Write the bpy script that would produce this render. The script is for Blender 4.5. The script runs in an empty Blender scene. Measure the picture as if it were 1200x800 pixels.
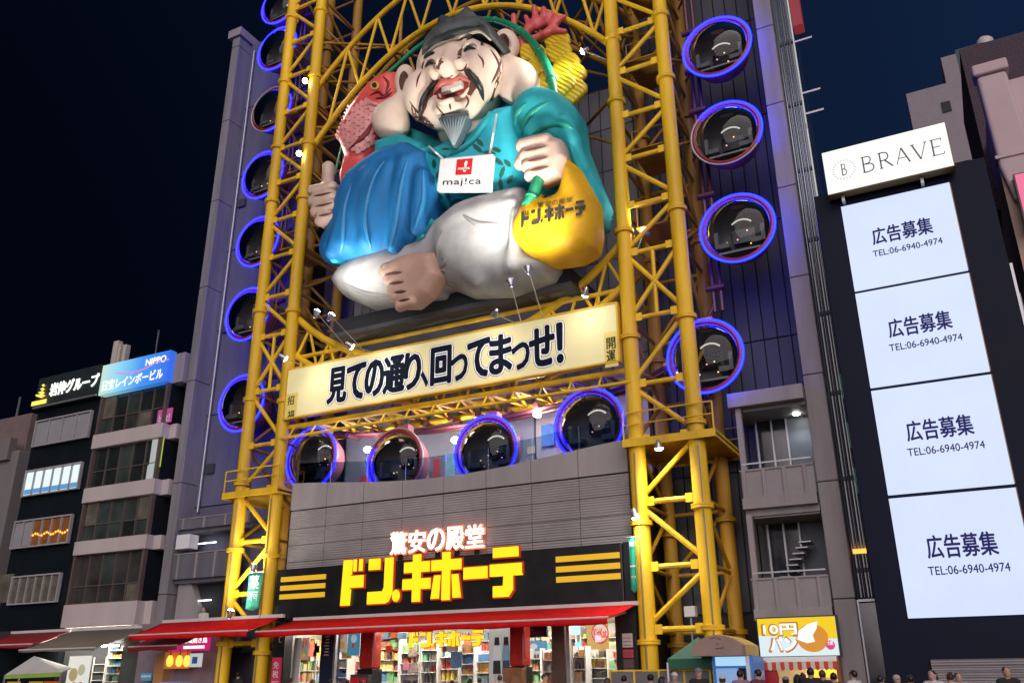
import bpy, bmesh, math, random
import numpy as np
from mathutils import Vector, Matrix
from mathutils.bvhtree import BVHTree

random.seed(7); np.random.seed(7)
SC = bpy.context.scene
COL = SC.collection
rad = math.radians

# ------------------------------------------------------------------ camera
FPX = 1025.0                                   # focal length in photo pixels (1200 x 800)
PITCH, YAW, ROLL = rad(21.291), rad(27.313), rad(-0.414)
EYE = Vector((0.0, 0.0, 1.65))
FWD = Vector((-math.sin(YAW)*math.cos(PITCH), math.cos(YAW)*math.cos(PITCH), math.sin(PITCH)))
_r = Vector((math.cos(YAW), math.sin(YAW), 0)); _u = _r.cross(FWD)
RIGHT = _r*math.cos(ROLL) + _u*math.sin(ROLL)
UP = _u*math.cos(ROLL) - _r*math.sin(ROLL)
cam_d = bpy.data.cameras.new('camera'); cam = bpy.data.objects.new('camera', cam_d); COL.objects.link(cam)
m = Matrix((RIGHT, UP, -FWD)).transposed().to_4x4(); m.translation = EYE
cam.matrix_world = m
cam_d.sensor_width = 36.0; cam_d.lens = FPX*36.0/1200.0; cam_d.clip_start = 0.1; cam_d.clip_end = 2000
SC.camera = cam

# ------------------------------------------------------------------ night sky, city glow, exposure
W = bpy.data.worlds.new('World'); SC.world = W; W.use_nodes = True
wn, wl = W.node_tree.nodes, W.node_tree.links
bg = wn['Background']
tc = wn.new('ShaderNodeTexCoord'); sx = wn.new('ShaderNodeSeparateXYZ'); wl.new(tc.outputs['Generated'], sx.inputs[0])
ramp = wn.new('ShaderNodeValToRGB'); mr = wn.new('ShaderNodeMapRange')
mr.inputs['From Min'].default_value = -0.85; mr.inputs['From Max'].default_value = 0.45
wl.new(sx.outputs['X'], mr.inputs['Value']); wl.new(mr.outputs[0], ramp.inputs[0])
ramp.color_ramp.interpolation = 'EASE'
ramp.color_ramp.elements[0].color = (0.0007, 0.0017, 0.0050, 1)
ramp.color_ramp.elements[1].color = (0.0062, 0.0165, 0.0520, 1)
wl.new(ramp.outputs[0], bg.inputs['Color']); bg.inputs['Strength'].default_value = 1.0

def aim(o, target):
    d = Vector(target) - o.location
    o.rotation_euler = d.to_track_quat('-Z', 'Y').to_euler()
sun_d = bpy.data.lights.new('city_glow', 'SUN'); sun = bpy.data.objects.new('city_glow', sun_d); COL.objects.link(sun)
sun_d.energy = 2.7; sun_d.angle = rad(70); sun_d.color = (1.0, 0.88, 0.90)
sun.location = (10, -20, 40); aim(sun, (-14, 30, 22))
VS = SC.view_settings
VS.view_transform = 'Standard'; VS.look = 'None'; VS.exposure = 0.0; VS.gamma = 1.0; VS.use_curve_mapping = False
SC.cycles.use_denoising = True
SC.cycles.max_bounces = 6; SC.cycles.diffuse_bounces = 3; SC.cycles.glossy_bounces = 3
SC.cycles.transmission_bounces = 4; SC.cycles.transparent_max_bounces = 12
SC.cycles.sample_clamp_indirect = 4.0; SC.cycles.caustics_reflective = False; SC.cycles.caustics_refractive = False

# ------------------------------------------------------------------ pixel -> place (needs the depth of what it touches)
def ray(px, py): return FWD*FPX + RIGHT*(px-600) - UP*(py-400)
def at(px, py, Y):
    d = ray(px, py); return EYE + d*((Y-EYE.y)/d.y)
def atz(px, py, Y): return at(px, py, Y).z
def atx(px, py, Y): return at(px, py, Y).x

# ------------------------------------------------------------------ materials
MATS = {}
def mat(name, col, rough=0.55, metal=0.0, emit=0.0, ecol=None, var=0.12, scale=1.5, bump=0.0, bscale=20.0,
        alpha=None, trans=0.0, coat=0.0, stripe=None, spec=0.5, streak=False, evar=0.0):
    if name in MATS: return MATS[name]
    M = bpy.data.materials.new(name); M.use_nodes = True; MATS[name] = M
    n, l = M.node_tree.nodes, M.node_tree.links; b = n['Principled BSDF']
    c = (*col, 1) if len(col) == 3 else col
    b.inputs['Base Color'].default_value = c
    b.inputs['Roughness'].default_value = rough; b.inputs['Metallic'].default_value = metal
    b.inputs['Specular IOR Level'].default_value = spec
    b.inputs['Coat Weight'].default_value = coat
    b.inputs['Transmission Weight'].default_value = trans
    if alpha is not None: b.inputs['Alpha'].default_value = alpha
    if emit:
        b.inputs['Emission Color'].default_value = (*(ecol or col), 1)
        b.inputs['Emission Strength'].default_value = emit
    if var:
        tcn = n.new('ShaderNodeTexCoord'); mp = n.new('ShaderNodeMapping'); l.new(tcn.outputs['Object'], mp.inputs[0])
        if streak: mp.inputs['Scale'].default_value = (1.0, 1.0, 0.12)
        nz = n.new('ShaderNodeTexNoise'); nz.inputs['Scale'].default_value = scale; nz.inputs['Detail'].default_value = 6
        nz.inputs['Roughness'].default_value = 0.62
        l.new(mp.outputs[0], nz.inputs['Vector'])
        r = n.new('ShaderNodeMapRange'); r.inputs['From Min'].default_value = 0.3; r.inputs['From Max'].default_value = 0.7
        r.inputs['To Min'].default_value = 1-var; r.inputs['To Max'].default_value = 1+var*0.6
        l.new(nz.outputs['Fac'], r.inputs['Value'])
        mx = n.new('ShaderNodeMix'); mx.data_type = 'RGBA'; mx.blend_type = 'MULTIPLY'; mx.inputs['Factor'].default_value = 1
        mx.inputs[6].default_value = c; l.new(r.outputs[0], mx.inputs[7]); l.new(mx.outputs[2], b.inputs['Base Color'])
        rr = n.new('ShaderNodeMapRange'); rr.inputs['To Min'].default_value = max(0.03, rough-0.12); rr.inputs['To Max'].default_value = min(1, rough+0.12)
        l.new(nz.outputs['Fac'], rr.inputs['Value']); l.new(rr.outputs[0], b.inputs['Roughness'])
        if emit and evar:
            em = n.new('ShaderNodeMapRange'); em.inputs['From Min'].default_value = .3; em.inputs['From Max'].default_value = .7
            em.inputs['To Min'].default_value = emit*(1-evar); em.inputs['To Max'].default_value = emit*(1+evar*.5)
            l.new(nz.outputs['Fac'], em.inputs['Value']); l.new(em.outputs[0], b.inputs['Emission Strength'])
        if bump:
            n2 = n.new('ShaderNodeTexNoise'); n2.inputs['Scale'].default_value = bscale; n2.inputs['Detail'].default_value = 4
            l.new(tcn.outputs['Object'], n2.inputs['Vector'])
            bp = n.new('ShaderNodeBump'); bp.inputs['Strength'].default_value = bump; bp.inputs['Distance'].default_value = 0.05
            l.new(n2.outputs['Fac'], bp.inputs['Height']); l.new(bp.outputs[0], b.inputs['Normal'])
        if stripe:                                     # fine ribs: (axis, frequency, strength)
            wv = n.new('ShaderNodeTexWave'); wv.bands_direction = stripe[0]; wv.inputs['Scale'].default_value = stripe[1]
            wv.inputs['Distortion'].default_value = 0.0
            l.new(tcn.outputs['Object'], wv.inputs['Vector'])
            bp = n.new('ShaderNodeBump'); bp.inputs['Strength'].default_value = stripe[2]; bp.inputs['Distance'].default_value = 0.04
            l.new(wv.outputs['Fac'], bp.inputs['Height']); l.new(bp.outputs[0], b.inputs['Normal'])
    return M
def emat(name, col, strength, var=0.0, evar=0.0, scale=1.5):
    return mat(name, tuple(min(1, c)*0.10 for c in col), 0.6, emit=strength, ecol=col, var=var or evar, evar=evar, scale=scale)
def glass(name, tint=(0.8, 0.9, 1.0), alpha=0.16, rough=0.03, ior=1.5):
    if name in MATS: return MATS[name]
    M = bpy.data.materials.new(name); M.use_nodes = True; MATS[name] = M
    n, l = M.node_tree.nodes, M.node_tree.links; n.remove(n['Principled BSDF'])
    tr = n.new('ShaderNodeBsdfTransparent'); tr.inputs[0].default_value = (*tint, 1)
    gl = n.new('ShaderNodeBsdfGlossy'); gl.inputs['Roughness'].default_value = rough
    fr = n.new('ShaderNodeFresnel'); fr.inputs['IOR'].default_value = ior
    ad = n.new('ShaderNodeMath'); ad.operation = 'ADD'; ad.inputs[1].default_value = alpha; ad.use_clamp = True
    l.new(fr.outputs[0], ad.inputs[0])
    ms = n.new('ShaderNodeMixShader'); l.new(ad.outputs[0], ms.inputs[0]); l.new(tr.outputs[0], ms.inputs[1]); l.new(gl.outputs[0], ms.inputs[2])
    l.new(ms.outputs[0], n['Material Output'].inputs[0])
    return M

# ------------------------------------------------------------------ meshes
class MB:
    def __init__(s): s.v = []; s.f = []; s.mi = []
    def add(s, vs, fs, mi=0):
        o = len(s.v); s.v += [tuple(q) for q in vs]; s.f += [tuple(i+o for i in f) for f in fs]; s.mi += [mi]*len(fs); return s
    def box(s, x0, x1, y0, y1, z0, z1, mi=0, bev=0.0):
        return s.add([(x0,y0,z0),(x1,y0,z0),(x1,y1,z0),(x0,y1,z0),(x0,y0,z1),(x1,y0,z1),(x1,y1,z1),(x0,y1,z1)],
                     [(0,3,2,1),(4,5,6,7),(0,1,5,4),(1,2,6,5),(2,3,7,6),(3,0,4,7)], mi)
    def prism(s, poly, y0, y1, mi=0, mi_side=None):      # poly of (x, z), front at y0
        n = len(poly); a = sum(poly[i][0]*poly[(i+1)%n][1]-poly[(i+1)%n][0]*poly[i][1] for i in range(n))
        if a < 0: poly = poly[::-1]
        vs = [(x, y0, z) for x, z in poly] + [(x, y1, z) for x, z in poly]
        s.add(vs, [tuple(range(n)), tuple(range(2*n-1, n-1, -1))], mi)
        o = len(s.v)-2*n
        s.f += [(o+i, o+n+i, o+n+(i+1)%n, o+(i+1)%n) for i in range(n)]; s.mi += [mi if mi_side is None else mi_side]*n
        return s
    def bar(s, p0, p1, w, h, mi=0, up=(0,0,1)):
        p0, p1 = Vector(p0), Vector(p1); d = (p1-p0).normalized(); u = Vector(up)
        if abs(d.dot(u)) > .99: u = Vector((0,1,0))
        a = d.cross(u).normalized()*w/2; b = a.normalized().cross(d).normalized()*h/2
        vs = [p0-a-b,p0+a-b,p0+a+b,p0-a+b,p1-a-b,p1+a-b,p1+a+b,p1-a+b]
        return s.add(vs, [(0,1,2,3),(7,6,5,4),(4,5,1,0),(5,6,2,1),(6,7,3,2),(7,4,0,3)], mi)
    def path(s, pts, r, n=10, closed=False, mi=0, cap=True):
        pts = [Vector(p) for p in pts]; k = len(pts); rs = r if isinstance(r, (list, tuple)) else [r]*k
        T = []
        for i in range(k):
            a = pts[i-1] if (i > 0 or closed) else pts[i]; b = pts[(i+1) % k] if (i < k-1 or closed) else pts[i]
            T.append((b-a).normalized())
        u = Vector((0,0,1)) if abs(T[0].z) < .9 else Vector((0,1,0))
        A = (u - T[0]*u.dot(T[0])).normalized(); vs = []
        for i in range(k):
            A = (A - T[i]*A.dot(T[i])).normalized(); B = T[i].cross(A)
            vs += [pts[i] + (A*math.cos(2*math.pi*j/n) + B*math.sin(2*math.pi*j/n))*rs[i] for j in range(n)]
        fs = []
        for i in range(k if closed else k-1):
            for j in range(n):
                a, b = i*n+j, i*n+(j+1) % n; c, d = ((i+1) % k)*n+(j+1) % n, ((i+1) % k)*n+j
                fs.append((a, b, c, d))
        if cap and not closed:
            fs += [tuple(range(n-1, -1, -1)), tuple(range((k-1)*n, k*n))]
        return s.add(vs, fs, mi)
    def tube(s, p0, p1, r, r1=None, n=10, mi=0): return s.path([p0, p1], [r, r if r1 is None else r1], n, False, mi)
    def lathe(s, prof, c, axis=(0,0,1), n=24, mi=0, cap=False):   # prof of (radius, height)
        ax = Vector(axis).normalized(); u = Vector((0,0,1)) if abs(ax.z) < .9 else Vector((1,0,0))
        A = (u-ax*u.dot(ax)).normalized(); B = ax.cross(A); c = Vector(c); k = len(prof)
        vs = [c + ax*h + (A*math.cos(2*math.pi*j/n)+B*math.sin(2*math.pi*j/n))*r for r, h in prof for j in range(n)]
        fs = [(i*n+j, i*n+(j+1) % n, (i+1)*n+(j+1) % n, (i+1)*n+j) for i in range(k-1) for j in range(n)]
        if cap: fs += [tuple(range(n-1,-1,-1)), tuple(range((k-1)*n, k*n))]
        return s.add(vs, fs, mi)
    def mesh(s, name, mats, smooth=False):
        me = bpy.data.meshes.new(name); me.from_pydata(s.v, [], s.f)
        mats = mats if isinstance(mats, (list, tuple)) else [mats]
        for q in mats: me.materials.append(q)
        if len(mats) > 1: me.polygons.foreach_set('material_index', s.mi)
        if smooth: me.polygons.foreach_set('use_smooth', [True]*len(s.f))
        me.update(); return me
    def build(s, name, mats, parent=None, smooth=False):
        return link(name, s.mesh(name, mats, smooth), parent)
def pw(o):                                     # world translation of a parent chain made of pure translations
    t = Vector((0,0,0))
    while o: t += o.matrix_parent_inverse.to_translation() + o.location; o = o.parent
    return t
def link(name, me, parent=None, loc=None):
    """object with mesh data in world space (or local data with loc in world space)"""
    o = bpy.data.objects.new(name, me); COL.objects.link(o)
    if loc is not None: o.location = loc
    if parent:
        o.parent = parent; o.matrix_parent_inverse = Matrix.Translation(-pw(parent))
    return o
def tag(o, label, cat, group=None):
    o['label'] = label; o['category'] = cat
    if group: o['group'] = group
    return o
def thing(name, label, cat, loc, group=None):
    o = bpy.data.objects.new(name, None); COL.objects.link(o); o.location = loc; o.empty_display_size = .3
    return tag(o, label, cat, group)
def struct(o): o['kind'] = 'structure'; return o
def stuff(o): o['kind'] = 'stuff'; return o
def copy_tree(o, parent=None):
    c = o.copy(); COL.objects.link(c)
    if parent: c.parent = parent
    for ch in list(o.children): copy_tree(ch, c)
    return c
def auto_smooth(o, deg=35):
    me = o.data; me.polygons.foreach_set('use_smooth', [True]*len(me.polygons))
    me.set_sharp_from_angle(angle=rad(deg)); return o
def bevel(o, w=.03, seg=2):
    md = o.modifiers.new('bevel', 'BEVEL'); md.width = w; md.segments = seg; md.limit_method = 'ANGLE'; return o

# ------------------------------------------------------------------ writing
_TX = {}
def text_geo(txt, bold=0.0, spacing=1.0, font=None):
    """outline of a line of writing, scaled so that it fills 0..1 in x and y; returns verts, faces, aspect"""
    key = (txt, spacing)
    if key in _TX: return _TX[key]
    cu = bpy.data.curves.new('t', 'FONT'); cu.body = txt; cu.size = 1.0; cu.space_character = spacing
    cu.resolution_u = 3
    o = bpy.data.objects.new('t', cu); COL.objects.link(o)
    dg = bpy.context.evaluated_depsgraph_get(); me = bpy.data.meshes.new_from_object(o.evaluated_get(dg))
    vs = np.array([v.co[:] for v in me.vertices]) if len(me.vertices) else np.zeros((1, 3))
    fs = [tuple(p.vertices) for p in me.polygons]
    bpy.data.objects.remove(o); bpy.data.curves.remove(cu); bpy.data.meshes.remove(me)
    lo, hi = vs.min(0), vs.max(0); sz = np.maximum(hi-lo, 1e-6)
    res = ((vs-lo)[:, :2]/sz[:2], fs, sz[0]/sz[1]); _TX[key] = res; return res
def writing(name, txt, x0, x1, z0, z1, Y, material, parent, depth=0.03, bold=0.0, spacing=1.0, keep=False):
    """raised letters filling the rectangle x0..x1, z0..z1 on the plane y = Y, facing the canal"""
    uv, fs, asp = text_geo(txt, bold, spacing)
    if keep:
        w = (z1-z0)*asp; cx = (x0+x1)/2; x0, x1 = cx-w/2, cx+w/2
    return raised(name, [(x0+u*(x1-x0), z0+v*(z1-z0)) for u, v in uv], fs, Y, depth, material, parent, bold*.62*(z1-z0))
def raised(name, pts, fs, Y, depth, material, parent, bold=0.0):
    """letters standing off the plane y = Y; bold strokes come from slightly shifted copies of the outline"""
    cnt = set()
    for f in fs:
        for i in range(len(f)): cnt.add((f[i], f[(i+1) % len(f)]))
    rim = [(a, b) for (a, b) in cnt if (b, a) not in cnt]
    n = len(pts); mb = MB(); sh = [(0, 0)]
    if bold > 0: sh += [(bold*math.cos(k*math.pi/4), bold*math.sin(k*math.pi/4)) for k in range(8)]
    for k, (dx, dz) in enumerate(sh):
        d = depth-.0007*k
        mb.add([(x+dx, Y-d, z+dz) for x, z in pts] + [(x+dx, Y, z+dz) for x, z in pts], list(fs)+[(b, a, a+n, b+n) for a, b in rim])
    return mb.build(name, material, parent)
# block capitals of the store name, each glyph a list of polygons in a 100 x 100 cell
def R_(a, b, c, d): return [(a, c), (b, c), (b, d), (a, d)]
GLYPH = {
 'ド': [[(12,100),(40,100),(40,64),(92,64),(92,38),(40,38),(38,0),(8,0)], [(52,74),(62,74),(62,100),(52,100)], [(74,74),(86,74),(86,100),(74,100)]],
 'ン': [[(4,98),(46,98),(46,74),(4,74)], [(66,98),(96,98),(96,22),(84,4),(70,0),(4,0),(4,26),(60,26),(66,34)]],
 '.': [[(50+48*math.cos(a*math.pi/8), 50+48*math.sin(a*math.pi/8)) for a in range(16)]],
 'キ': [R_(36,64,0,100), R_(4,35,62,84), R_(65,96,62,84), R_(0,35,26,48), R_(65,100,26,48)],
 'ホ': [R_(37,63,0,100), R_(0,36,62,84), R_(64,100,62,84), [(10,52),(30,52),(26,4),(0,4)], [(70,52),(90,52),(100,4),(74,4)]],
 'ー': [R_(2,98,40,64)],
 'テ': [R_(10,90,80,100), [(0,66),(100,66),(100,42),(72,42),(72,14),(58,0),(10,0),(10,22),(42,22),(44,42),(0,42)]],
}
def logo_polys():
    """the whole store name in 0..1 x 0..1"""
    out = []; x = 0
    for ch, w, g in (('ド',96,8),('ン',96,-2),('.',26,10),('キ',96,4),('ホ',100,8),('ー',80,8),('テ',100,0)):
        for p in GLYPH[ch]:
            if ch == '.': out.append([(x+u/100*w, 2+v/100*26) for u, v in p])
            else: out.append([(x+u/100*w, v) for u, v in p])
        x += w+g
    return [[(a/x, b/100) for a, b in p] for p in out], x/100.0
def logo(name, x0, x1, z0, z1, Y, mats, parent, depth=.08, edge=.05):
    polys, asp = logo_polys(); w, h = x1-x0, z1-z0
    for p in polys:
        q = [(x0+u*w, z0+v*h) for u, v in p]
        mb = MB(); mb.prism(q, Y-depth, Y); mb.build(name, mats[0], parent)
        cx, cz = sum(a for a, b in q)/len(q), sum(b for a, b in q)/len(q)
        if edge:
            e = []
            for a, b in q: e.append((a+(edge if a > cx else -edge), b+(edge if b > cz else -edge)))
            mb = MB(); mb.prism(e, Y-depth*.55, Y+.002); mb.build(name+'_edge', mats[1], parent)

# ------------------------------------------------------------------ implicit surfaces for the sculpted things
def E_(px, py, Y, rx, ry, c, ang=0.0, mi=0, k=.25, sub=False):
    """ellipsoid: image-plane radii rx, ry (photo pixels at depth Y), half depth c in metres along the street normal"""
    o = at(px, py, Y); ca, sa = math.cos(rad(ang)), math.sin(rad(ang))
    v1 = at(px+rx*ca, py+rx*sa, Y)-o; v2 = at(px-ry*sa, py+ry*ca, Y)-o
    M = np.array([[v1.x, v2.x, 0], [0, 0, c], [v1.z, v2.z, 0]]); s = min(v1.length, v2.length, c)
    return dict(t='e', o=np.array(o), Mi=np.linalg.inv(M), s=s, mi=mi, k=k, sub=sub, ext=np.abs(M).sum(1))
def W_(o, r, mi=0, k=.05, sub=False, rot=None):
    """ellipsoid in metres"""
    M = np.diag(np.array(r, float))
    if rot is not None: M = np.array(rot.to_3x3()) @ M
    return dict(t='e', o=np.array(o, float), Mi=np.linalg.inv(M), s=min(r), mi=mi, k=k, sub=sub, ext=np.abs(M).sum(1))
def C_(a, b, ra, rb, mi=0, k=.15, sub=False):
    a, b = np.array(a, float), np.array(b, float)
    return dict(t='c', a=a, b=b, ra=ra, rb=rb, mi=mi, k=k, sub=sub)
def CP(p, q, Y, r, Y2=None, r2=None, **kw):
    """capsule through two photo points, radius in pixels"""
    Y2 = Y if Y2 is None else Y2; s = .0435
    return C_(at(*p, Y), at(*q, Y2), r*s, (r if r2 is None else r2)*s, **kw)
def P_(pts, Y, c, r, mi=0, k=.25, sub=False, yf=None):
    """pillow: outline of photo points on the plane y = Y, half depth c, edge rounding r (metres)"""
    q = np.array([(w.x, w.z) for w in (at(a, b, Y-.45*c if yf is None else yf) for a, b in pts)])
    return dict(t='p', q=q, Y=Y, c=c, r=r, mi=mi, k=k, sub=sub)
def _sd(pr, P):
    if pr['t'] == 'e':
        q = (P-pr['o']) @ pr['Mi'].T; l = np.sqrt((q*q).sum(-1)); return (l-1)*pr['s']*np.where(l > 1, 1.0, 1.0)
    if pr['t'] == 'c':
        ab = pr['b']-pr['a']; t = np.clip(((P-pr['a'])@ab)/max(ab@ab, 1e-9), 0, 1)
        d = P-pr['a']-t[..., None]*ab; return np.sqrt((d*d).sum(-1)) - (pr['ra']+(pr['rb']-pr['ra'])*t)
    q = pr['q']; X, Z = P[..., 0], P[..., 2]; d2 = np.full(X.shape, 1e9); sgn = np.ones(X.shape)
    n = len(q)
    for i in range(n):
        a, b = q[i], q[i-1]; e = b-a; wx, wz = X-a[0], Z-a[1]
        t = np.clip((wx*e[0]+wz*e[1])/(e@e), 0, 1); d2 = np.minimum(d2, (wx-e[0]*t)**2+(wz-e[1]*t)**2)
        c1 = Z >= a[1]; c2 = Z < b[1]; c3 = e[0]*wz > e[1]*wx
        sgn = np.where((c1 & c2 & c3) | (~c1 & ~c2 & ~c3), -sgn, sgn)
    d = sgn*np.sqrt(d2); r = pr['r']; u = d+r; v = np.abs(P[..., 1]-pr['Y'])-pr['c']+r
    return np.sqrt(np.maximum(u, 0)**2+np.maximum(v, 0)**2)+np.minimum(np.maximum(u, v), 0)-r
def _bb(pr):
    if pr['t'] == 'e': return pr['o']-pr['ext'], pr['o']+pr['ext']
    if pr['t'] == 'c':
        R = max(pr['ra'], pr['rb']); return np.minimum(pr['a'], pr['b'])-R, np.maximum(pr['a'], pr['b'])+R
    lo, hi = pr['q'].min(0), pr['q'].max(0)
    return np.array([lo[0], pr['Y']-pr['c'], lo[1]]), np.array([hi[0], pr['Y']+pr['c'], hi[1]])
def sculpt(prims, h):
    """smooth union of the primitives, meshed with surface nets at step h; returns verts, quads, material index per quad"""
    bb = [_bb(p) for p in prims if not p['sub']]
    lo = np.min([b[0] for b in bb], 0)-2.5*h; hi = np.max([b[1] for b in bb], 0)+2.5*h
    n = np.ceil((hi-lo)/h).astype(int)+1
    ax = [lo[i]+h*np.arange(n[i]) for i in range(3)]
    P = np.stack(np.meshgrid(*ax, indexing='ij'), -1); D = None
    for p in prims:
        d = _sd(p, P); k = p['k']
        if D is None: D = d; continue
        if p['sub']:
            d = -d; hh = np.clip(.5+.5*(d-D)/k, 0, 1); D = D*(1-hh)+d*hh+k*hh*(1-hh)
        else:
            hh = np.clip(.5+.5*(D-d)/k, 0, 1); D = D*(1-hh)+d*hh-k*hh*(1-hh)
    S = D < 0
    c = [(i, j, l) for i in (0, 1) for j in (0, 1) for l in (0, 1)]
    sl = lambda i, N: slice(i, N-1+i)
    cs = {q: S[sl(q[0], n[0]), sl(q[1], n[1]), sl(q[2], n[2])] for q in c}
    cd = {q: D[sl(q[0], n[0]), sl(q[1], n[1]), sl(q[2], n[2])] for q in c}
    tot = sum(v.astype(int) for v in cs.values()); act = (tot > 0) & (tot < 8)
    acc = np.zeros(act.shape+(3,)); cnt = np.zeros(act.shape)
    for a in c:
        for axi in range(3):
            if a[axi]: continue
            b = tuple(1 if i == axi else a[i] for i in range(3))
            cr = cs[a] != cs[b]; t = np.where(cr, cd[a]/(cd[a]-cd[b]+1e-12), 0)
            for i in range(3): acc[..., i] += np.where(cr, a[i]+(t if i == axi else 0), 0)
            cnt += cr
    idx = -np.ones(act.shape, int); w = np.argwhere(act); idx[act] = np.arange(len(w))
    V = (w + acc[act]/cnt[act][:, None])*h + lo
    F = []
    for axi in range(3):
        o1, o2 = [i for i in range(3) if i != axi]
        sA = [slice(1, -1)]*3; sA[axi] = slice(0, -1); sB = list(sA); sB[axi] = slice(1, None)
        A, B = S[tuple(sA)], S[tuple(sB)]
        e = np.argwhere(A != B)
        if not len(e): continue
        full = e.copy(); full[:, o1] += 1; full[:, o2] += 1
        def cell(d1, d2):
            q = full.copy(); q[:, o1] -= d1; q[:, o2] -= d2; return idx[q[:, 0], q[:, 1], q[:, 2]]
        quad = np.stack([cell(1,1), cell(0,1), cell(0,0), cell(1,0)], -1)
        ins = A[e[:, 0], e[:, 1], e[:, 2]]
        flip = ins if axi != 1 else ~ins
        quad = np.where(flip[:, None], quad, quad[:, ::-1]); F.append(quad)
    F = np.concatenate(F); F = F[(F >= 0).all(1)]
    mi = np.zeros(len(F), int)
    if any(p['mi'] for p in prims):
        ctr = V[F].mean(1); best = np.full(len(F), 1e9)
        for p in prims:
            if p['sub']: continue
            d = _sd(p, ctr); b = d < best-1e-4; mi[b] = p['mi']; best = np.minimum(best, d)
    return V, F, mi
def sculpt_mesh(name, prims, h, mats):
    V, F, mi = sculpt(prims, h)
    me = bpy.data.meshes.new(name); me.from_pydata(V.tolist(), [], F.tolist())
    mats = mats if isinstance(mats, (list, tuple)) else [mats]
    for q in mats: me.materials.append(q)
    if len(mats) > 1: me.polygons.foreach_set('material_index', mi.tolist())
    me.polygons.foreach_set('use_smooth', [True]*len(F)); me.update()
    return me, BVHTree.FromPolygons(V.tolist(), F.tolist())
def sculpt_obj(name, prims, h, mats, parent):
    me, bv = sculpt_mesh(name, prims, h, mats); return link(name, me, parent), bv
def hit(bv, px, py, lift=.03):
    d = ray(px, py).normalized(); q = bv.ray_cast(EYE, d)
    if q[0] is None:
        q = bv.find_nearest(EYE + d*41.0)
    nrm = q[1] if q[1].dot(d) < 0 else -q[1]
    return q[0] + nrm*lift
def patch(bv, poly, lift=.03, rings=4, mb=None, mi=0):
    """a painted shape that follows a sculpted surface; poly in photo pixels"""
    mb = mb or MB(); cx = sum(p[0] for p in poly)/len(poly); cy = sum(p[1] for p in poly)/len(poly); n = len(poly)
    vs = []; fs = []
    for r in range(rings):
        t = 1-r/rings
        vs += [hit(bv, cx+(x-cx)*t, cy+(y-cy)*t, lift) for x, y in poly]
    vs.append(hit(bv, cx, cy, lift))
    for r in range(rings-1):
        fs += [(r*n+i, r*n+(i+1) % n, (r+1)*n+(i+1) % n, (r+1)*n+i) for i in range(n)]
    fs += [((rings-1)*n+i, (rings-1)*n+(i+1) % n, len(vs)-1) for i in range(n)]
    mb.add(vs, fs, mi); return mb
def spline(pts, n=24):
    """Catmull-Rom through tuples"""
    P = [np.array(p, float) for p in pts]; P = [2*P[0]-P[1]]+P+[2*P[-1]-P[-2]]; out = []
    segs = len(P)-3
    for i in range(n+1):
        u = i/n*segs; s = min(int(u), segs-1); t = u-s; a, b, c, d = P[s:s+4]
        out.append(tuple(.5*((2*b)+(-a+c)*t+(2*a-5*b+4*c-d)*t*t+(-a+3*b-3*c+d)*t**3)))
    return out
def ridge(bv, pts, r, lift=.0, n=20, mb=None, taper=True, mi=0):
    """a raised line along a sculpted surface"""
    mb = mb or MB(); q = spline(pts, n); w = [hit(bv, x, y, lift) for x, y in q]
    rs = [max(.015, r*(math.sin(math.pi*i/n)**.6 if taper else 1)) for i in range(n+1)]
    mb.path(w, rs, 8, mi=mi); return mb
# ================================================================== palette
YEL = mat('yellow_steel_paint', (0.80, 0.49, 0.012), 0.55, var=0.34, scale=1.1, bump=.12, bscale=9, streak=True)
YEL2 = mat('yellow_steel_paint_shaded', (0.42, 0.215, 0.010), 0.6, var=0.42, scale=0.8, streak=True)  # same paint with the shade of the inner frame put into its colour
CONC = mat('mauve_concrete', (0.29, 0.262, 0.262), 0.8, var=0.26, scale=1.1, bump=.2, bscale=14, streak=True)
CONC_L = mat('grey_concrete_wall', (0.13, 0.13, 0.15), 0.75, var=0.32, scale=.9, bump=.2, bscale=12, streak=True)
PANEL = mat('grey_wall_panel', (0.20, 0.205, 0.21), 0.55, var=0.14, scale=.8, streak=True)
PANEL_B = mat('grey_wall_panel_worn', (0.165, 0.17, 0.178), 0.6, var=0.2, scale=.9, streak=True)
PANEL_D = mat('dark_wall_panel', (0.045, 0.05, 0.058), 0.6, var=0.3, scale=.8, streak=True)
DARK = mat('dark_core', (0.025, 0.027, 0.032), 0.8, var=.2)
BLACK = mat('black_panel', (0.012, 0.013, 0.014), 0.35, var=.2)
LOUV = mat('louvred_panel', (0.30, 0.275, 0.27), 0.5, var=0.16, scale=.9, stripe=('Z', 3.2, .55))
FASC = mat('fascia_panel', (0.31, 0.285, 0.28), 0.6, var=0.18, scale=.9, streak=True)
STEEL = mat('galvanised_steel', (0.42, 0.43, 0.45), 0.4, metal=.7, var=.15)
GLASS = glass('clear_glass')
DGLASS = mat('dark_window_glass', (0.012, 0.016, 0.02), 0.08, var=.1, spec=.8)
WHITE = mat('white_paint', (0.75, 0.75, 0.74), .5, var=.08)
REDP = mat('red_paint', (0.42, 0.012, 0.012), .35, var=.12)
BULB = emat('lamp_bulb', (1.0, 0.97, 0.9), 60)

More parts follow.
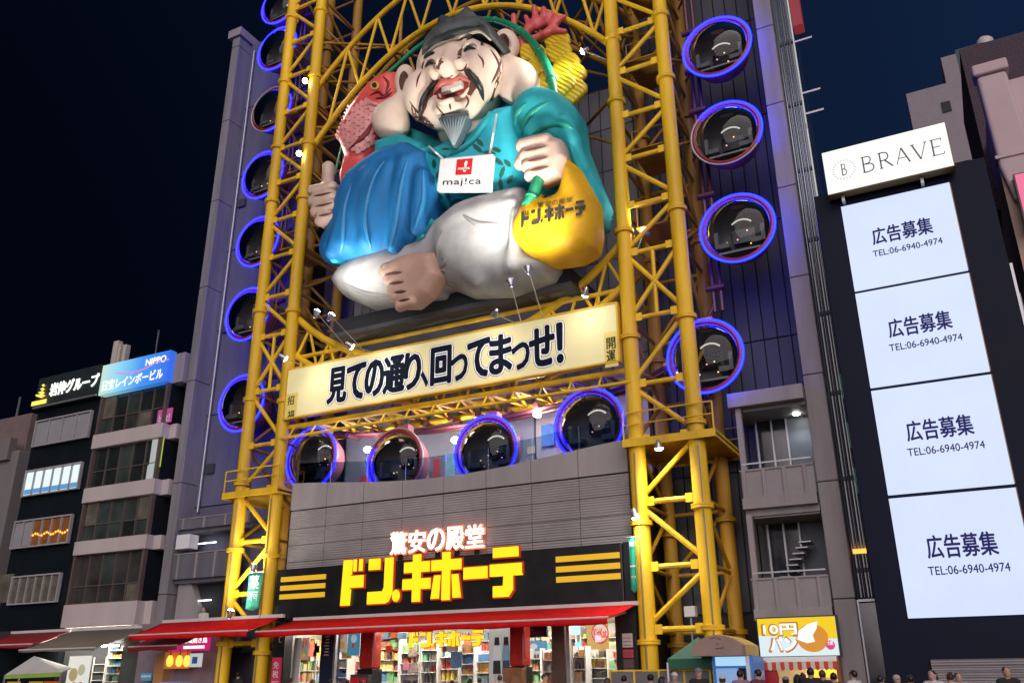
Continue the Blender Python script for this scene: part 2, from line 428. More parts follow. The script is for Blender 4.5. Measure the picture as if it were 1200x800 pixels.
# ================================================================== ground and water
def quad_slab(name, x0, x1, y0, y1, z0, z1, M): mb = MB(); mb.box(x0, x1, y0, y1, z0, z1); return struct(mb.build(name, M))
PAVE = mat('paving', (0.16, 0.15, 0.145), .7, var=.25, scale=.6, bump=.3, bscale=6)
quad_slab('ground', -400, 400, 22, 900, -3, .25, PAVE)
quad_slab('near_quay', -400, 400, -300, 4, -3, 0, PAVE)
quad_slab('canal_water', -400, 400, 4, 22, -4, -1.3, mat('canal_water_surface', (0.01, 0.018, 0.02), .06, var=.1, bump=.25, bscale=2.5))

# ================================================================== the wheel building
XL, XR = -37.7, -3.5
B = thing('store_building', 'tall grey wheel building with side fins, balconies and panelled walls behind yellow frame', 'building', (-20, 34, .25))
def part(name, M, x0, x1, y0, y1, z0, z1, parent=B, bev=0):
    mb = MB(); mb.box(x0, x1, y0, y1, z0, z1); o = mb.build(name, M, parent)
    if bev: bevel(o, bev)
    return o
core = part('core_wall', DARK, -29.1, -4.4, 34.12, 40, 4.3, 29.2)
part('core_wall', DARK, -29.1, -27.05, 34.12, 40, .25, 4.3); part('core_wall', DARK, -10.7, -4.4, 34.12, 40, .25, 4.3)
part('core_wall', DARK, -35.9, -30.25, 33.12, 40, .25, 40.2)
part('core_wall', DARK, -9.6, -4.4, 34.12, 40, 29.2, 46)
def panels(name, x0, x1, z0, z1, w, h, Y, mats, parent, gap=.014, t=.1):
    nx, nz = max(1, round((x1-x0)/w)), max(1, round((z1-z0)/h)); w, h = (x1-x0)/nx, (z1-z0)/nz
    mes = []
    for M in mats:
        mb = MB(); a, b = w/2-gap, h/2-gap; e = .015
        mb.add([(-a,0,-b),(a,0,-b),(a,0,b),(-a,0,b),(-a+e,-t,-b+e),(a-e,-t,-b+e),(a-e,-t,b-e),(-a+e,-t,b-e)],
               [(4,5,6,7),(0,1,5,4),(1,2,6,5),(2,3,7,6),(3,0,4,7)]); mes.append(mb.mesh(name, M))
    for i in range(nx):
        for j in range(nz):
            o = link(name, random.choice(mes), parent, (x0+(i+.5)*w, Y+random.uniform(-.008, .008), z0+(j+.5)*h))
panels('wall_panel', -27.0, -10.4, 10.2, 29.0, .56, 2.35, 34.1, [PANEL, PANEL, PANEL_B], core)
panels('dark_wall_panel', -10.38, -4.45, 4, 46, .56, 5.2, 34.1, [PANEL_D], core)
panels('concrete_panel', -35.88, -30.22, .3, 40.2, 3.33, 5.0, 33.1, [mat('blue_grey_concrete', (.115, .115, .165), .7, var=.35, scale=.9, bump=.2, bscale=12, streak=True)], core, gap=.02, t=.06)
# side fins, in cast lengths
def fin(x0, x1, y0, y1, z0, z1, step, M):
    z = z0
    while z < z1-.1:
        e = min(z+step, z1); bevel(part('fin_panel', M, x0, x1, y0, y1, z+.015, e-.015), .03); z = e
    part('fin_core', DARK, x0+.04, x1-.04, y0+.04, y1-.04, z0, z1-.05)
fin(-36.5, -35.9, 32.0, 34.9, .25, 40.2, 5.6, mat('grey_fin_concrete', (.215, .205, .21), .8, var=.34, scale=1.2, bump=.2, bscale=12, streak=True))
fin(-4.42, -3.72, 31.5, 34.6, .25, 46, 3.9, CONC)
part('fin_cap', CONC, -36.8, -35.75, 31.85, 35.0, 40.2, 40.8)
# right wing: stacked balconies
for z0, z1, nm in ((7.3, 8.62, 'balcony_parapet'), (3.55, 4.86, 'balcony_parapet')):
    p = part(nm, mat('parapet_panel', (0.27, 0.245, 0.25), .7, var=.12), -6.95, -4.44, 31.25, 31.4, z0, z1)
    part('parapet_band', CONC, -6.97, -4.44, 31.16, 31.42, z0-.02, z0+.36, p)
    part('parapet_cap', CONC, -6.98, -4.44, 31.2, 31.45, z1, z1+.06, p)
    for x in (-6.9, -6.2, -5.5, -4.8): part('parapet_rib', CONC, x, x+.12, 31.19, 31.25, z0+.34, z1, p)
    part('balcony_floor', CONC, -6.95, -4.44, 31.42, 34.0, z0-.25, z0+.05)
    part('balcony_return', CONC, -6.95, -6.83, 31.42, 34.0, z0, z1)
part('roof_slab', CONC, -7.15, -4.44, 31.1, 34.0, 11.0, 11.55, bev=.03)
for z0, z1 in ((8.6, 11), (4.85, 7.1)):
    part('balcony_post', CONC, -6.93, -6.74, 31.3, 31.5, z0, z1)
    w = part('recess_wall', mat('recess_wall', (0.10, 0.115, 0.14), .5, var=.2), -6.7, -4.46, 33.2, 33.3, z0-1.2, z1)
    part('glazed_screen', DGLASS, -6.6, -5.5, 33.1, 33.16, z0-1.0, z1-.1)
    for x in (-6.62, -6.05, -5.5): part('screen_frame', STEEL, x, x+.06, 33.02, 33.1, z0-1.0, z1-.1)
part('balcony_ceiling', PANEL, -6.7, -4.46, 31.5, 33.2, 10.88, 10.99)
part('balcony_ceiling', PANEL, -6.7, -4.46, 31.5, 33.2, 6.98, 7.04)
mb = MB(); mb.lathe([(.10, 0), (.12, -.03), (.0, -.035)], (-4.98, 32.6, 10.87)); dl = mb.build('ceiling_downlight', BULB, B)
L = bpy.data.lights.new('downlight_beam', 'SPOT'); L.energy = 70; L.spot_size = rad(120); L.spot_blend = .6; L.color = (.85, .93, 1); link('downlight_beam', L, dl, (-4.98, 32.6, 10.8))
for i in range(9):
    part('stair_step', STEEL, -6.4+i*.13, -6.2+i*.13+.2, 32.0, 32.9, 4.6+i*.19, 4.64+i*.19)
for z in (8.9, 5.1): mb = MB(); mb.bar((-6.9, 31.32, z), (-4.5, 31.32, z), .05, .05); mb.build('handrail', STEEL, B)
# glass side wall beyond the right fin
cw = part('curtain_wall', mat('blue_curtain_glass', (.035, .05, .075), .07, var=.5, scale=.5, spec=.9, streak=True), -3.715, -3.05, 32.0, 34.5, 4.2, 40)
for i, (x, w) in enumerate(((-3.66, .09), (-3.52, .05), (-3.42, .07), (-3.30, .04), (-3.2, .06))):
    mb = MB(); mb.path([(x, 31.93, 3.0), (x, 31.93, 40)], w*.6, 8); mb.build('steel_tube', mat('blue_steel_tube', (.22, .26, .33), .25, metal=.7, var=.25, scale=1, streak=True), cw, True)
for i in range(11): part('transom', PANEL_D, -3.7, -3.06, 31.94, 31.99, 5.0+i*3.1, 5.14+i*3.1, cw)
part('amber_exit_light', emat('amber_exit', (1, .35, .05), 2.2), -3.62, -3.2, 31.85, 31.9, 5.6, 5.75, cw)
for z in (7.6, 9.2, 11.0): part('lit_stair_window', emat('green_stair_light', (.25, .55, .42), .22, var=.5), -3.24, -3.06, 31.9, 31.98, z, z+.9, cw)
sc_ = part('stair_glass', DGLASS, -3.66, -3.08, 31.7, 31.75, 1.2, 4.0)
for x in (-3.7, -3.1): part('stair_glass_frame', STEEL, x, x+.05, 31.65, 31.8, 1.1, 4.1, sc_)
part('stair_glass_frame', STEEL, -3.65, -3.1, 31.65, 31.8, 4.04, 4.12, sc_)
part('stair_base', CONC, -3.71, -3.02, 31.6, 34.2, .25, 1.1)
# left wing: landings and a stair between the fin and the frame
for a, b, z0, z1 in ((-35.8, -31.0, 9.0, 9.5), (-35.8, -31.6, 6.55, 7.75), (-35.8, -30.8, 3.25, 4.35)):
    p = part('landing_parapet', CONC_L, a, b, 32.1, 32.3, z0, z1); part('landing_cap', CONC, a, b+.03, 32.06, 32.34, z1, z1+.05, p)
    for k in range(4): part('parapet_rib', CONC, a+.3+k*(b-a-.5)/3, a+.42+k*(b-a-.5)/3, 32.04, 32.1, z0, z1, p)
    part('landing_floor', CONC_L, a, b, 32.3, 33, z0-.2, z0+.02)
part('landing_post', CONC, -31.9, -31.6, 32.12, 32.4, 4.4, 9.0)
part('stair_shade_panel', DARK, -34.9, -31.9, 32.92, 32.99, 4.4, 6.5)  # flat dark sheet that paints the shade of a recess by the stair
mb = MB(); mb.prism([(-35.7, 6.5), (-34.9, 6.5), (-33.9, 4.4), (-35.7, 4.4)], 32.5, 32.9); mb.build('stair_flank', CONC, B)
for z in (12, 20, 28): part('wall_vent', PANEL_D, -35.3, -34.7, 32.9, 33.0, z, z+.5)
mb = MB(); mb.path([(-35.45, 32.92, 10), (-35.45, 32.92, 39.5)], .06, 8); mb.build('drain_pipe', STEEL, B)
mb = MB(); mb.path([(-4.7, 33.9, 12), (-4.7, 33.9, 40)], .07, 8); mb.build('drain_pipe', PANEL_D, B)
part('lower_panel_wall', PANEL_D, -29.1, -27.05, 34.02, 34.1, .3, 29)
part('air_conditioner', WHITE, -35.6, -34.7, 31.9, 32.5, 8.0, 8.7)
part('fluorescent_tube', emat('tube_light', (.95, .97, 1), 5), -34.9, -33.6, 32.7, 32.74, 5.5, 5.55)
part('fluorescent_tube', emat('tube_light', (.95, .97, 1), 5), -34.9, -33.7, 32.7, 32.74, 8.3, 8.35)

# louvred front wall over the shop, with its dipped coping and glass rail
FY = 30.35
fx0, fx1 = -26.9, -10.85
def dip(x): t = (x-fx0)/(fx1-fx0); return 10.12 - .55*math.sin(math.pi*t)**1.3
back = part('front_wall', DARK, fx0, fx1, FY+.12, FY+.4, 5.8, 9.45)
nx = 8
for i in range(nx):
    a, b = fx0+(fx1-fx0)*i/nx, fx0+(fx1-fx0)*(i+1)/nx
    for j, (z0, z1) in enumerate(((5.9, 6.62), (6.62, 7.34), (7.34, 8.06), (8.06, 8.86))):
        part('louvred_panel', LOUV, a+.012, b-.012, FY, FY+.11, z0+.012, z1-.012, back)
    xs = [a+.012+(b-a-.024)*k/6 for k in range(7)]
    mb = MB(); mb.prism([(x, 8.9) for x in xs]+[(x, dip(x)) for x in reversed(xs)], FY-.05, FY+.42); mb.build('fascia_panel', FASC, back)
    g = MB(); g.prism([(x, dip(x)+.004) for x in xs]+[(x, dip(x)+.95) for x in reversed(xs)], FY+.1, FY+.12); g.build('glass_rail', GLASS, back)
part('terrace_floor', CONC_L, fx0, fx1, FY+.43, 34, 9.2, 9.42)
part('side_wall', BLACK, -27.0, -26.9, 30.4, 34, .3, 9.2); part('side_wall', BLACK, -10.84, -10.75, 30.4, 34, .3, 9.2)
# terrace fittings seen over the rail
part('boarding_room_wall', mat('cream_wall', (.5, .45, .36), .6, var=.1), -16.2, -11.0, 33.6, 33.9, 9.45, 13.4)
part('boarding_room_wall', mat('grey_room_wall', (.22, .23, .25), .6, var=.1), -26.5, -16.25, 33.5, 33.8, 9.45, 13.0)
for i in range(22):
    x = -26.2+i*.69; zz = random.uniform(9.6, 11.3); hh = random.uniform(.3, 1.3); cc = random.choice([(.55, .05, .05), (.6, .5, .3), (.1, .25, .5), (.6, .3, .38), (.65, .62, .58), (.5, .35, .08), (.2, .4, .42)])
    part('terrace_notice', mat('terrace_notice_%d' % int(cc[0]*100+cc[1]*37), cc, .35, var=.2, scale=4), x, x+random.uniform(.3, .62), 33.4, 33.45, zz, zz+hh)
part('red_notice', REDP, -18.6, -17.2, 33.3, 33.36, 10.9, 11.2)
part('white_notice', WHITE, -19.2, -18.8, 33.3, 33.36, 9.8, 11.4)
part('blue_notice', mat('blue_notice', (.1, .25, .5), .5), -23.9, -23.0, 33.3, 33.36, 9.9, 11.2)
for x in (-25.0, -22.4, -19.6, -15.2, -12.3):
    mb = MB(); mb.tube((x, 32.6, 12.5), (x, 32.6, 13.2), .02)
    o = mb.build('pendant_rod', DARK, B)
for x, z in ((-24.0, 11.7), (-19.3, 11.55), (-15.3, 12.15)):
    mb = MB(); mb.lathe([(0, -.16), (.14, -.1), (.18, 0), (.12, .1), (0, .13)], (x, 31.9, z), n=16); tl = mb.build('terrace_lamp', BULB, B, True)
    L = bpy.data.lights.new('terrace_lamp_light', 'POINT'); L.energy = 260; L.shadow_soft_size = .2; L.color = (1, .95, .88); lo = link('terrace_lamp_light', L, tl, (x, 31.6, z))

# ================================================================== yellow wheel frame
FR = thing('wheel_frame', 'yellow tubular steel lattice frame of the elongated ferris wheel', 'ferris wheel', (-18.95, 31.5, .25))
PX = (-29.65, -27.5, -10.35, -8.1); FYc = 30.0; BYc = 33.2; CR = .30
flz = [2.9, 6.9, 9.9, 14.0, 18.6, 24.9, 28.2, 32.5, 37.0]
def column(x, y, M, z1=46):
    mb = MB(); mb.tube((x, y, .25), (x, y, z1), CR if y < 31 else .27, n=20); c = mb.build('column', M, FR); auto_smooth(c)
    for z in flz:
        f = MB(); f.lathe([(.29, -.09), (CR+.1, -.08), (CR+.1, -.02), (CR+.085, 0), (CR+.1, .02), (CR+.1, .08), (.29, .09)], (x, y, z+(.4 if x in (PX[0], PX[3]) else 0)), n=20)
        auto_smooth(f.build('flange', M, c))
    return c
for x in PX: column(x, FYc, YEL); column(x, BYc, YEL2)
def brace(p, q, r=.10, M=YEL, n=8, nm='brace'):
    p, q = Vector(p), Vector(q); mb = MB(); mb.tube(p, q, r, n=n); o = mb.build(nm, M, FR); auto_smooth(o); return o
GUS = MB().box(-.13, .13, -.115, -.095, -.16, .16).mesh('gusset_plate', YEL)
lev = [3.3, 5.37, 7.64, 9.93, 12.08, 14.76, 17.57, 19.7, 21.94, 24.1, 26.36, 28.5, 30.8, 33.2, 35.6, 38.0, 40.5]
for side in (0, 1):
    xo, xi = (PX[0], PX[1]) if side == 0 else (PX[3], PX[2])
    for k, z in enumerate(lev):
        for xg, dg in ((xi, .42), (xo, -.42)): link('gusset_plate', GUS, FR, (xg+dg*(1 if xo > xi else -1), FYc, z))
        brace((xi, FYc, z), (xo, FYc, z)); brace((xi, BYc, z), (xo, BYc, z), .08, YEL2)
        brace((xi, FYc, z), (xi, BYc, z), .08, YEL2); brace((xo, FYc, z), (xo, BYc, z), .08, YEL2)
        if k+1 < len(lev):
            zn = lev[k+1]
            if k == 5:                                              # crossed bay with a middle post
                m_ = (xi+xo)/2
                brace((xi, FYc, z), (xo, FYc, zn)); brace((xo, FYc, z), (xi, FYc, zn)); brace((m_, FYc, z), (m_, FYc, zn), .08)
            elif k % 2 == 0: brace((xi, FYc, z+.12), (xo, FYc, zn-.12))
            else: brace((xo, FYc, z+.12), (xi, FYc, zn-.12))
            a, b = (FYc, BYc) if k % 2 else (BYc, FYc)
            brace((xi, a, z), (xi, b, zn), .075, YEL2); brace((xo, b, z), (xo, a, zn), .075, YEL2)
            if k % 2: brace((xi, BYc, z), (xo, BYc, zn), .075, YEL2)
    for xc, dy in ((xi, -.33), (xo+.1, -.31)):
        mb = MB(); mb.path([(xc, FYc+dy, .3), (xc, FYc+dy, 9.4)], .03, 6); mb.build('cable_conduit', mat('conduit', (.25, .2, .1), .5), FR)
    # service platform at the terrace level
    x0, x1 = min(xi, xo)-(.75 if side == 0 else .4), max(xi, xo)+(.4 if side == 0 else .8)
    mb = MB(); mb.box(x0, x1, 29.62, 33.54, 9.72, 9.8); mb.build('service_platform', YEL2, FR)
    for y in (29.55, 33.55):
        mb = MB(); mb.box(x0, x1, y, y+.06, 9.62, 9.9); mb.build('platform_edge', YEL, FR)
    for x in (x0, x1-.06):
        mb = MB(); mb.box(x, x+.06, 29.62, 33.54, 9.62, 9.9); mb.build('platform_edge', YEL, FR)
    for yy in (29.6, 33.5):
        for xx in (x0+.05, x1-.05):
            brace((xx, yy, 9.8), (xx, yy, 10.9), .03)
        brace((x0+.05, yy, 10.9), (x1-.05, yy, 10.9), .03); brace((x0+.05, yy, 10.45), (x1-.05, yy, 10.45), .025)
    for z in (18.9, 22.6, 27.2, 31.4):                               # small mesh platforms higher up
        mb = MB(); mb.box(min(xi, xo)+.35, max(xi, xo)-.35, 30.5, 32.8, z, z+.06); mb.build('mesh_platform', YEL2, FR)
        for xx in (min(xi, xo)+.4, max(xi, xo)-.4): brace((xx, 30.6, z+.06), (xx, 30.6, z+1.0), .025, YEL2)
        brace((min(xi, xo)+.4, 30.6, z+1.0), (max(xi, xo)-.4, 30.6, z+1.0), .025, YEL2)
CX = -18.95
def arcpts(R, zc, x0, x1, Y, n=20):
    return [(x0+(x1-x0)*i/n, Y, zc-math.sqrt(max(0, R*R-(x0+(x1-x0)*i/n-CX)**2))) for i in range(n+1)]
for Y, M, r in ((30.25, YEL, .17), (33.0, YEL2, .14)):
    mb = MB(); mb.path(arcpts(12.2, 27.1, PX[1]+.1, PX[2]-.1, Y), r, 10); auto_smooth(mb.build('lower_arch', M, FR))
    mb = MB(); mb.path(arcpts(13.6, 27.1, PX[1]+.1, PX[2]-.1, Y), r*.9, 10); auto_smooth(mb.build('lower_arch', M, FR))
    for i in range(13):
        x = PX[1]+.9+i*(PX[2]-PX[1]-1.8)/12; x2 = x+.65
        za = 27.1-math.sqrt(12.2**2-(x-CX)**2); zb = 27.1-math.sqrt(13.6**2-(x2-CX)**2); zc_ = 27.1-math.sqrt(13.6**2-(x-.65-CX)**2)
        brace((x, Y, za), (x2, Y, zb), .07, M); brace((x, Y, za), (x-.65, Y, zc_), .07, M)
    # upper arch over the statue
    def up(x, a, b): return a-(a-b)*((x-CX)/8.6)**2
    for a, b, r2 in ((33.4, 28.0, .16), (36.6, 31.9, .15)):
        pts = [(PX[1]+(PX[2]-PX[1])*i/20, Y, up(PX[1]+(PX[2]-PX[1])*i/20, a, b)) for i in range(21)]
        mb = MB(); mb.path(pts, r2, 10); auto_smooth(mb.build('upper_arch', M, FR))
    for i in range(9):
        x = PX[1]+1.0+i*1.9; brace((x, Y, up(x, 33.4, 28.0)), (x+.95, Y, up(x+.95, 36.6, 31.9)), .08, M)
        if i < 8: brace((x+.95, Y, up(x+.95, 36.6, 31.9)), (x+1.9, Y, up(x+1.9, 33.4, 28.0)), .08, M)
for i in range(9):                                                  # ties between the two planes
    x = PX[1]+.9+i*2.0
    brace((x, 30.25, up(x, 33.4, 28)), (x, 33.0, up(x, 33.4, 28)), .07, YEL2)
    brace((x, 30.25, 27.1-math.sqrt(12.2**2-(x-CX)**2)), (x, 33.0, 27.1-math.sqrt(12.2**2-(x-CX)**2)), .07, YEL2)
    if i < 8: brace((x, 30.25, up(x, 33.4, 28)), (x+2, 33.0, up(x+2, 33.4, 28)), .06, YEL2)
for z in (25.6, 29.4, 32.4, 35.0):                                   # struts crossing the inside of the frame on the left
    brace((PX[1], 30.2, z), (PX[1]+3.4, 33.0, z+.5), .08, YEL2); brace((PX[1], 33.0, z-1.4), (PX[1]+3.4, 33.0, z+.5), .07, YEL2)
    brace((PX[2], 30.2, z), (PX[2]-3.0, 33.0, z+.5), .08, YEL2); brace((PX[2], 33.0, z-1.4), (PX[2]-3.0, 33.0, z+.5), .07, YEL2)
    brace((PX[1]+3.4, 33.0, z-2.6), (PX[1]+3.4, 33.0, z+2.8), .1, YEL2)
    brace((PX[1], 30.2, z+1.2), (PX[1]+2.2, 33.0, z-1.6), .06, YEL2); brace((PX[1], 33.0, z+1.6), (PX[1]+3.4, 33.0, z+.5), .06, YEL2)
# beams behind and below the banner
for z, y, r in ((16.2, 30.2, .1), (12.75, 30.15, .13), (12.15, 29.75, .07), (12.75, 32.6, .13)):
    brace((PX[1], y, z), (PX[2], y, z), r, YEL, nm='cross_beam')
for i in range(14):
    x = PX[1]+.6+i*1.27
    brace((x, 30.15, 12.75), (x, 29.75, 12.15), .04); brace((x, 30.15, 12.75), (x+.63, 32.6, 12.75), .07, YEL2); brace((x+.63, 32.6, 12.75), (x+1.27, 30.15, 12.75), .07, YEL2)
    if i in (0, 1, 12, 13): brace((x, 30.2, 16.2), (x, 30.2, 15.2), .06)
# dark travelling rail of the cabins, on both sides and along the bottom
RAIL = mat('maroon_rail_paint', (0.09, 0.022, 0.03), .4, var=.2)
for sgn, xr in ((-1, -30.35), (1, -7.45)):
    for dx in (0, .3):
        mb = MB(); mb.path([(xr+sgn*dx, 31.9, 15.2), (xr+sgn*dx, 31.9, 46)], .09, 8); mb.build('cabin_rail', RAIL, FR)
    for k in range(14):
        z = 16.2+k*2.1; mb = MB(); mb.tube((xr-.25, 31.8, z), (xr+.5, 31.8, z), .13, n=10); mb.build('rail_clamp', RAIL, FR)
        if k % 2: brace((xr, 31.9, z), ((PX[0] if sgn < 0 else PX[3]), 33.2, z+.6), .06, RAIL)
base = [(-30.35, 15.4), (-29.3, 13.9), (-27, 12.75), (-22, 12.2), (-19, 12.1), (-16, 12.2), (-11, 12.7), (-8.6, 13.9), (-7.45, 15.4)]
for dy in (0, .5):
    mb = MB(); mb.path([(x, 31.9+dy, z+.1) for x, z in spline(base, 40)], .09, 8); mb.build('cabin_rail', RAIL, FR)
for i in range(12):
    x = -26.5+i*1.4; mb = MB(); mb.tube((x, 31.7, 12.5), (x, 32.6, 12.5), .12, n=10); mb.build('rail_clamp', RAIL, FR)
for i in range(7):
    x = -25+i*2.2; mb = MB(); mb.bar((x, 31.4, 12.9), (x+.9, 31.9, 12.95), .12, .1); mb.build('yellow_stop', mat('bright_yellow_bar', (.8, .62, .02), .4), FR)

# ================================================================== cabins
NEON = emat('blue_neon', (0.0016, 0.0034, 1.0), 42.0); NOFF = mat('unlit_neon_tube', (.45, .42, .45), .3)
RRIM = mat('red_cabin_rim', (.30, .02, .03), .3, var=.1); SHELL = mat('cabin_shell', (.30, .085, .10), .35, var=.12)
CIN = mat('cabin_lining', (.05, .045, .047), .5, var=.15); CSEAT = mat('cabin_seat', (.09, .085, .09), .5)
CGL = glass('cabin_glass', (.92, .96, 1.0), .012, .03, 1.26)
def ringpts(R, y, a0, a1, n): return [(R*math.cos(rad(a0+(a1-a0)*i/n)), y, R*math.sin(rad(a0+(a1-a0)*i/n))) for i in range(n+1)]
_cm = {}
def cm(key, f):
    if key not in _cm: _cm[key] = f()
    return _cm[key]
def cabin(c, label, lit=(0, 360), dark=False):
    t = thing('gondola', label, 'gondola', c, 'round cabins of the wheel')
    def add(nm, me, par=None):
        o = bpy.data.objects.new(nm, me); COL.objects.link(o); o.parent = par or t; return o
    sh = add('shell', cm('sh', lambda: MB().lathe([(1.36, -.32), (1.38, -.2), (1.30, .25), (1.12, .7), (.85, 1.0), (.45, 1.15), (.02, 1.2)], (0,0,0), (0,1,0), 40).mesh('shell', SHELL, True)))
    add('lining', cm('li', lambda: MB().lathe([(1.30, -.3), (1.26, .2), (1.08, .65), (.8, .94), (.42, 1.07), (.02, 1.1)], (0,0,0), (0,1,0), 40).mesh('lining', CIN, True)), sh)
    def rim(): mb = MB(); mb.path(ringpts(1.335, -.33, 0, 360, 48)[:-1], .075, 8, True); return mb.mesh('rim', RRIM, True)
    add('rim', cm('ri', rim))
    a0, a1 = lit
    def neon(): mb = MB(); mb.path(ringpts(1.445, -.36, a0, a1, 48), .046, 8); return mb.mesh('neon_tube', NEON, True)
    add('neon_tube', cm(('n', lit), neon))
    if a1-a0 < 355:
        def off(): mb = MB(); mb.path(ringpts(1.445, -.36, a1+2, a0+358, 40), .042, 8); return mb.mesh('unlit_tube', NOFF, True)
        add('unlit_tube', cm(('o', lit), off))
    add('glass_bubble', cm('gl', lambda: MB().lathe([(1.30, -.33), (1.22, -.48), (1.0, -.64), (.7, -.75), (.35, -.81), (.01, -.83)], (0,0,0), (0,1,0), 40).mesh('glass_bubble', CGL, True)))
    def bench():
        mb = MB(); mb.box(-.82, -.42, -.1, .5, -.62, -.42); mb.box(.42, .82, -.1, .5, -.62, -.42); mb.box(-.98, -.83, -.1, .45, -.6, .1); mb.box(.83, .98, -.1, .45, -.6, .1); return mb.mesh('bench', CSEAT)
    add('bench', cm('be', bench))
    def arc(): mb = MB(); mb.path([(.55*math.cos(rad(a)), .55, .25+.55*math.sin(rad(a))) for a in range(45, 140, 8)], .035, 6); return mb.mesh('ceiling_light', emat('cabin_light', (.75, .72, .6), .8), True)
    add('ceiling_light', cm('ar', arc))
    for bx_, bz_, cc in ((-.55, -.3, 'a'), (-.48, -.45, 'b'), (-.6, -.52, 'a'), (.5, -.25, 'c'), (.58, -.42, 'b'), (.2, .05, 'a'), (-.15, -.1, 'c'), (.36, -.5, 'a')):  # glowing beads added to imitate city lights reflected in the glass
        def glint(): mb = MB(); mb.lathe([(.001, -.04), (.035, 0), (.001, .04)], (0, 0, 0), n=8); return mb.mesh('glint_bead', emat('glint_bead_'+cc, {'a': (1, .5, .15), 'b': (1, .8, .55), 'c': (1, .3, .4)}[cc], 2.2))
        q = add('glint_bead', cm('cb'+cc, glint)); q.location = (bx_+random.uniform(-.08, .08), .35+random.uniform(-.2, .2), bz_+random.uniform(-.08, .08))
    add('floor', cm('fl', lambda: MB().box(-.80, .80, -.28, .4, -.98, -.9).mesh('floor', mat('cabin_floor', (.18, .18, .19), .5))))
    def win(): mb = MB(); mb.box(-.45, .45, .80, .83, -.1, .5); return mb.mesh('rear_window', mat('rear_window', (.012, .014, .016), .1, var=.6, scale=6))
    add('rear_window', cm('wi', win))
    def hang():
        mb = MB(); mb.box(-.28, .28, .15, .6, 1.2, 1.75); mb.tube((0, .5, 1.6), (0, .9, 1.9), .09); return mb.mesh('hanger', mat('pink_bracket', (.5, .2, .26), .5, var=.15))
    add('hanger', cm('ha', hang))
    return t
CY = 31.15
GP = [((283,472), 'lowest blue-ringed round cabin left of the yellow frame, beside the banner\'s left end', (0,360)),
      ((290,368), 'second lowest blue-ringed round cabin left of the yellow frame', (0,360)),
      ((302,283), 'third lowest blue-ringed round cabin left of the yellow frame', (0,360)),
      ((308,205), 'fourth lowest round cabin left of the yellow frame, just under a half-lit one', (0,360)),
      ((318,128), 'half-lit round cabin left of the yellow frame with a mostly dark ring', (-95,20)),
      ((325,57), 'second highest round cabin left of the yellow frame', (0,360)),
      ((329,4), 'round cabin left of the yellow frame cut off by the top of the photo', (0,360)),
      ((840,55), 'highest blue-ringed round cabin right of the yellow frame', (0,360)),
      ((851,156), 'half-lit round cabin right of the yellow frame, its lower left ring dark', (-35,135)),
      ((864,267), 'third highest blue-ringed round cabin right of the yellow frame', (0,360)),
      ((826,417), 'lowest blue-ringed round cabin right of the frame, half behind yellow column', (0,360)),
      ((690,497), 'rightmost round cabin behind the glass rail under the banner', (0,360)),
      ((569,527), 'third round cabin from the left behind the terrace glass rail', (0,360)),
      ((463,540), 'unlit maroon-ringed round cabin behind the terrace glass rail', (150,215)),
      ((365,537), 'leftmost blue-ringed round cabin behind the terrace glass rail', (0,360))]
for (x, y), lab, lit in GP: cabin(at(x, y, CY-.33)+Vector((0, .33, 0)), lab, lit)

# ================================================================== signs on the wheel building
SB = thing('slogan_banner', 'long cream banner with black slogan hung between the yellow columns', 'banner', (-19.1, 29.95, 13.1))
bx0, bx1, bz0, bz1 = -27.2, -10.77, 13.08, 15.42; BY = 29.72
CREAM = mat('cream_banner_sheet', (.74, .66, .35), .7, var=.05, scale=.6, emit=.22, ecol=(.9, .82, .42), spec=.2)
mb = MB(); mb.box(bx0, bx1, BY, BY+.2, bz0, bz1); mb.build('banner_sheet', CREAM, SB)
for a in ((bx0-.06, bx1+.06, bz0-.07, bz0), (bx0-.06, bx1+.06, bz1, bz1+.07), (bx0-.07, bx0, bz0, bz1), (bx1, bx1+.07, bz0, bz1)):
    mb = MB(); mb.box(a[0], a[1], BY-.04, BY+.24, a[2], a[3]); mb.build('frame_rail', YEL, SB)
INK = mat('navy_ink', (.010, .014, .026), .9, spec=.05); HALO = mat('pale_outline', (.85, .85, .86), .5, emit=.25, ecol=(.9, .9, .95)); INK2 = mat('grey_outline', (.16, .17, .22), .5)
chars = '見ての通り、回ってまっせ！'
sl = [at(385, 447, BY).x, at(662, 392, BY).x]
cw_ = [1, .98, .95, 1.05, .8, .5, .95, .78, 1.0, .98, .78, 1.05, .45]
x = sl[0]; unit = (sl[1]-sl[0])/sum(cw_)
for ch, w in zip(chars, cw_):
    h = 1.62; zc = (bz0+bz1)/2-.02
    a, b = x+.03, x+w*unit-.03
    z0, z1 = zc-h/2, zc+h/2
    if ch == '、': z1 = zc-.15; b = a+.34*unit
    if ch == 'っ': z1 = zc+.3
    if ch == '！': a, b = a+.12, b-.1
    writing('slogan_letter', ch, a, b, z0, z1, BY, INK, SB, .03, bold=.062)
    writing('slogan_outline', ch, a, b, z0, z1, BY, HALO, SB, .016, bold=.115)
    writing('slogan_outline', ch, a, b, z0, z1, BY, INK2, SB, .009, bold=.142)
    x += w*unit
for s, px, pys, w, hgt in (('招福', 341, (469, 486), .38, .42), ('開運', 716, (402, 417), .36, .46)):
    for ch, py in zip(s, pys):
        c = at(px, py, BY); writing('charm_letter', ch, c.x-w/2, c.x+w/2, c.z-hgt/2, c.z+hgt/2, BY, INK, SB, .012, bold=.03)
c = at(716, 409, BY); mb = MB(); mb.box(c.x-.27, c.x+.27, BY-.006, BY, c.z-.72, c.z+.72); mb.build('gold_charm_panel', mat('gold_print', (.75, .6, .15), .4, emit=.15, ecol=(.8, .65, .2)), SB)
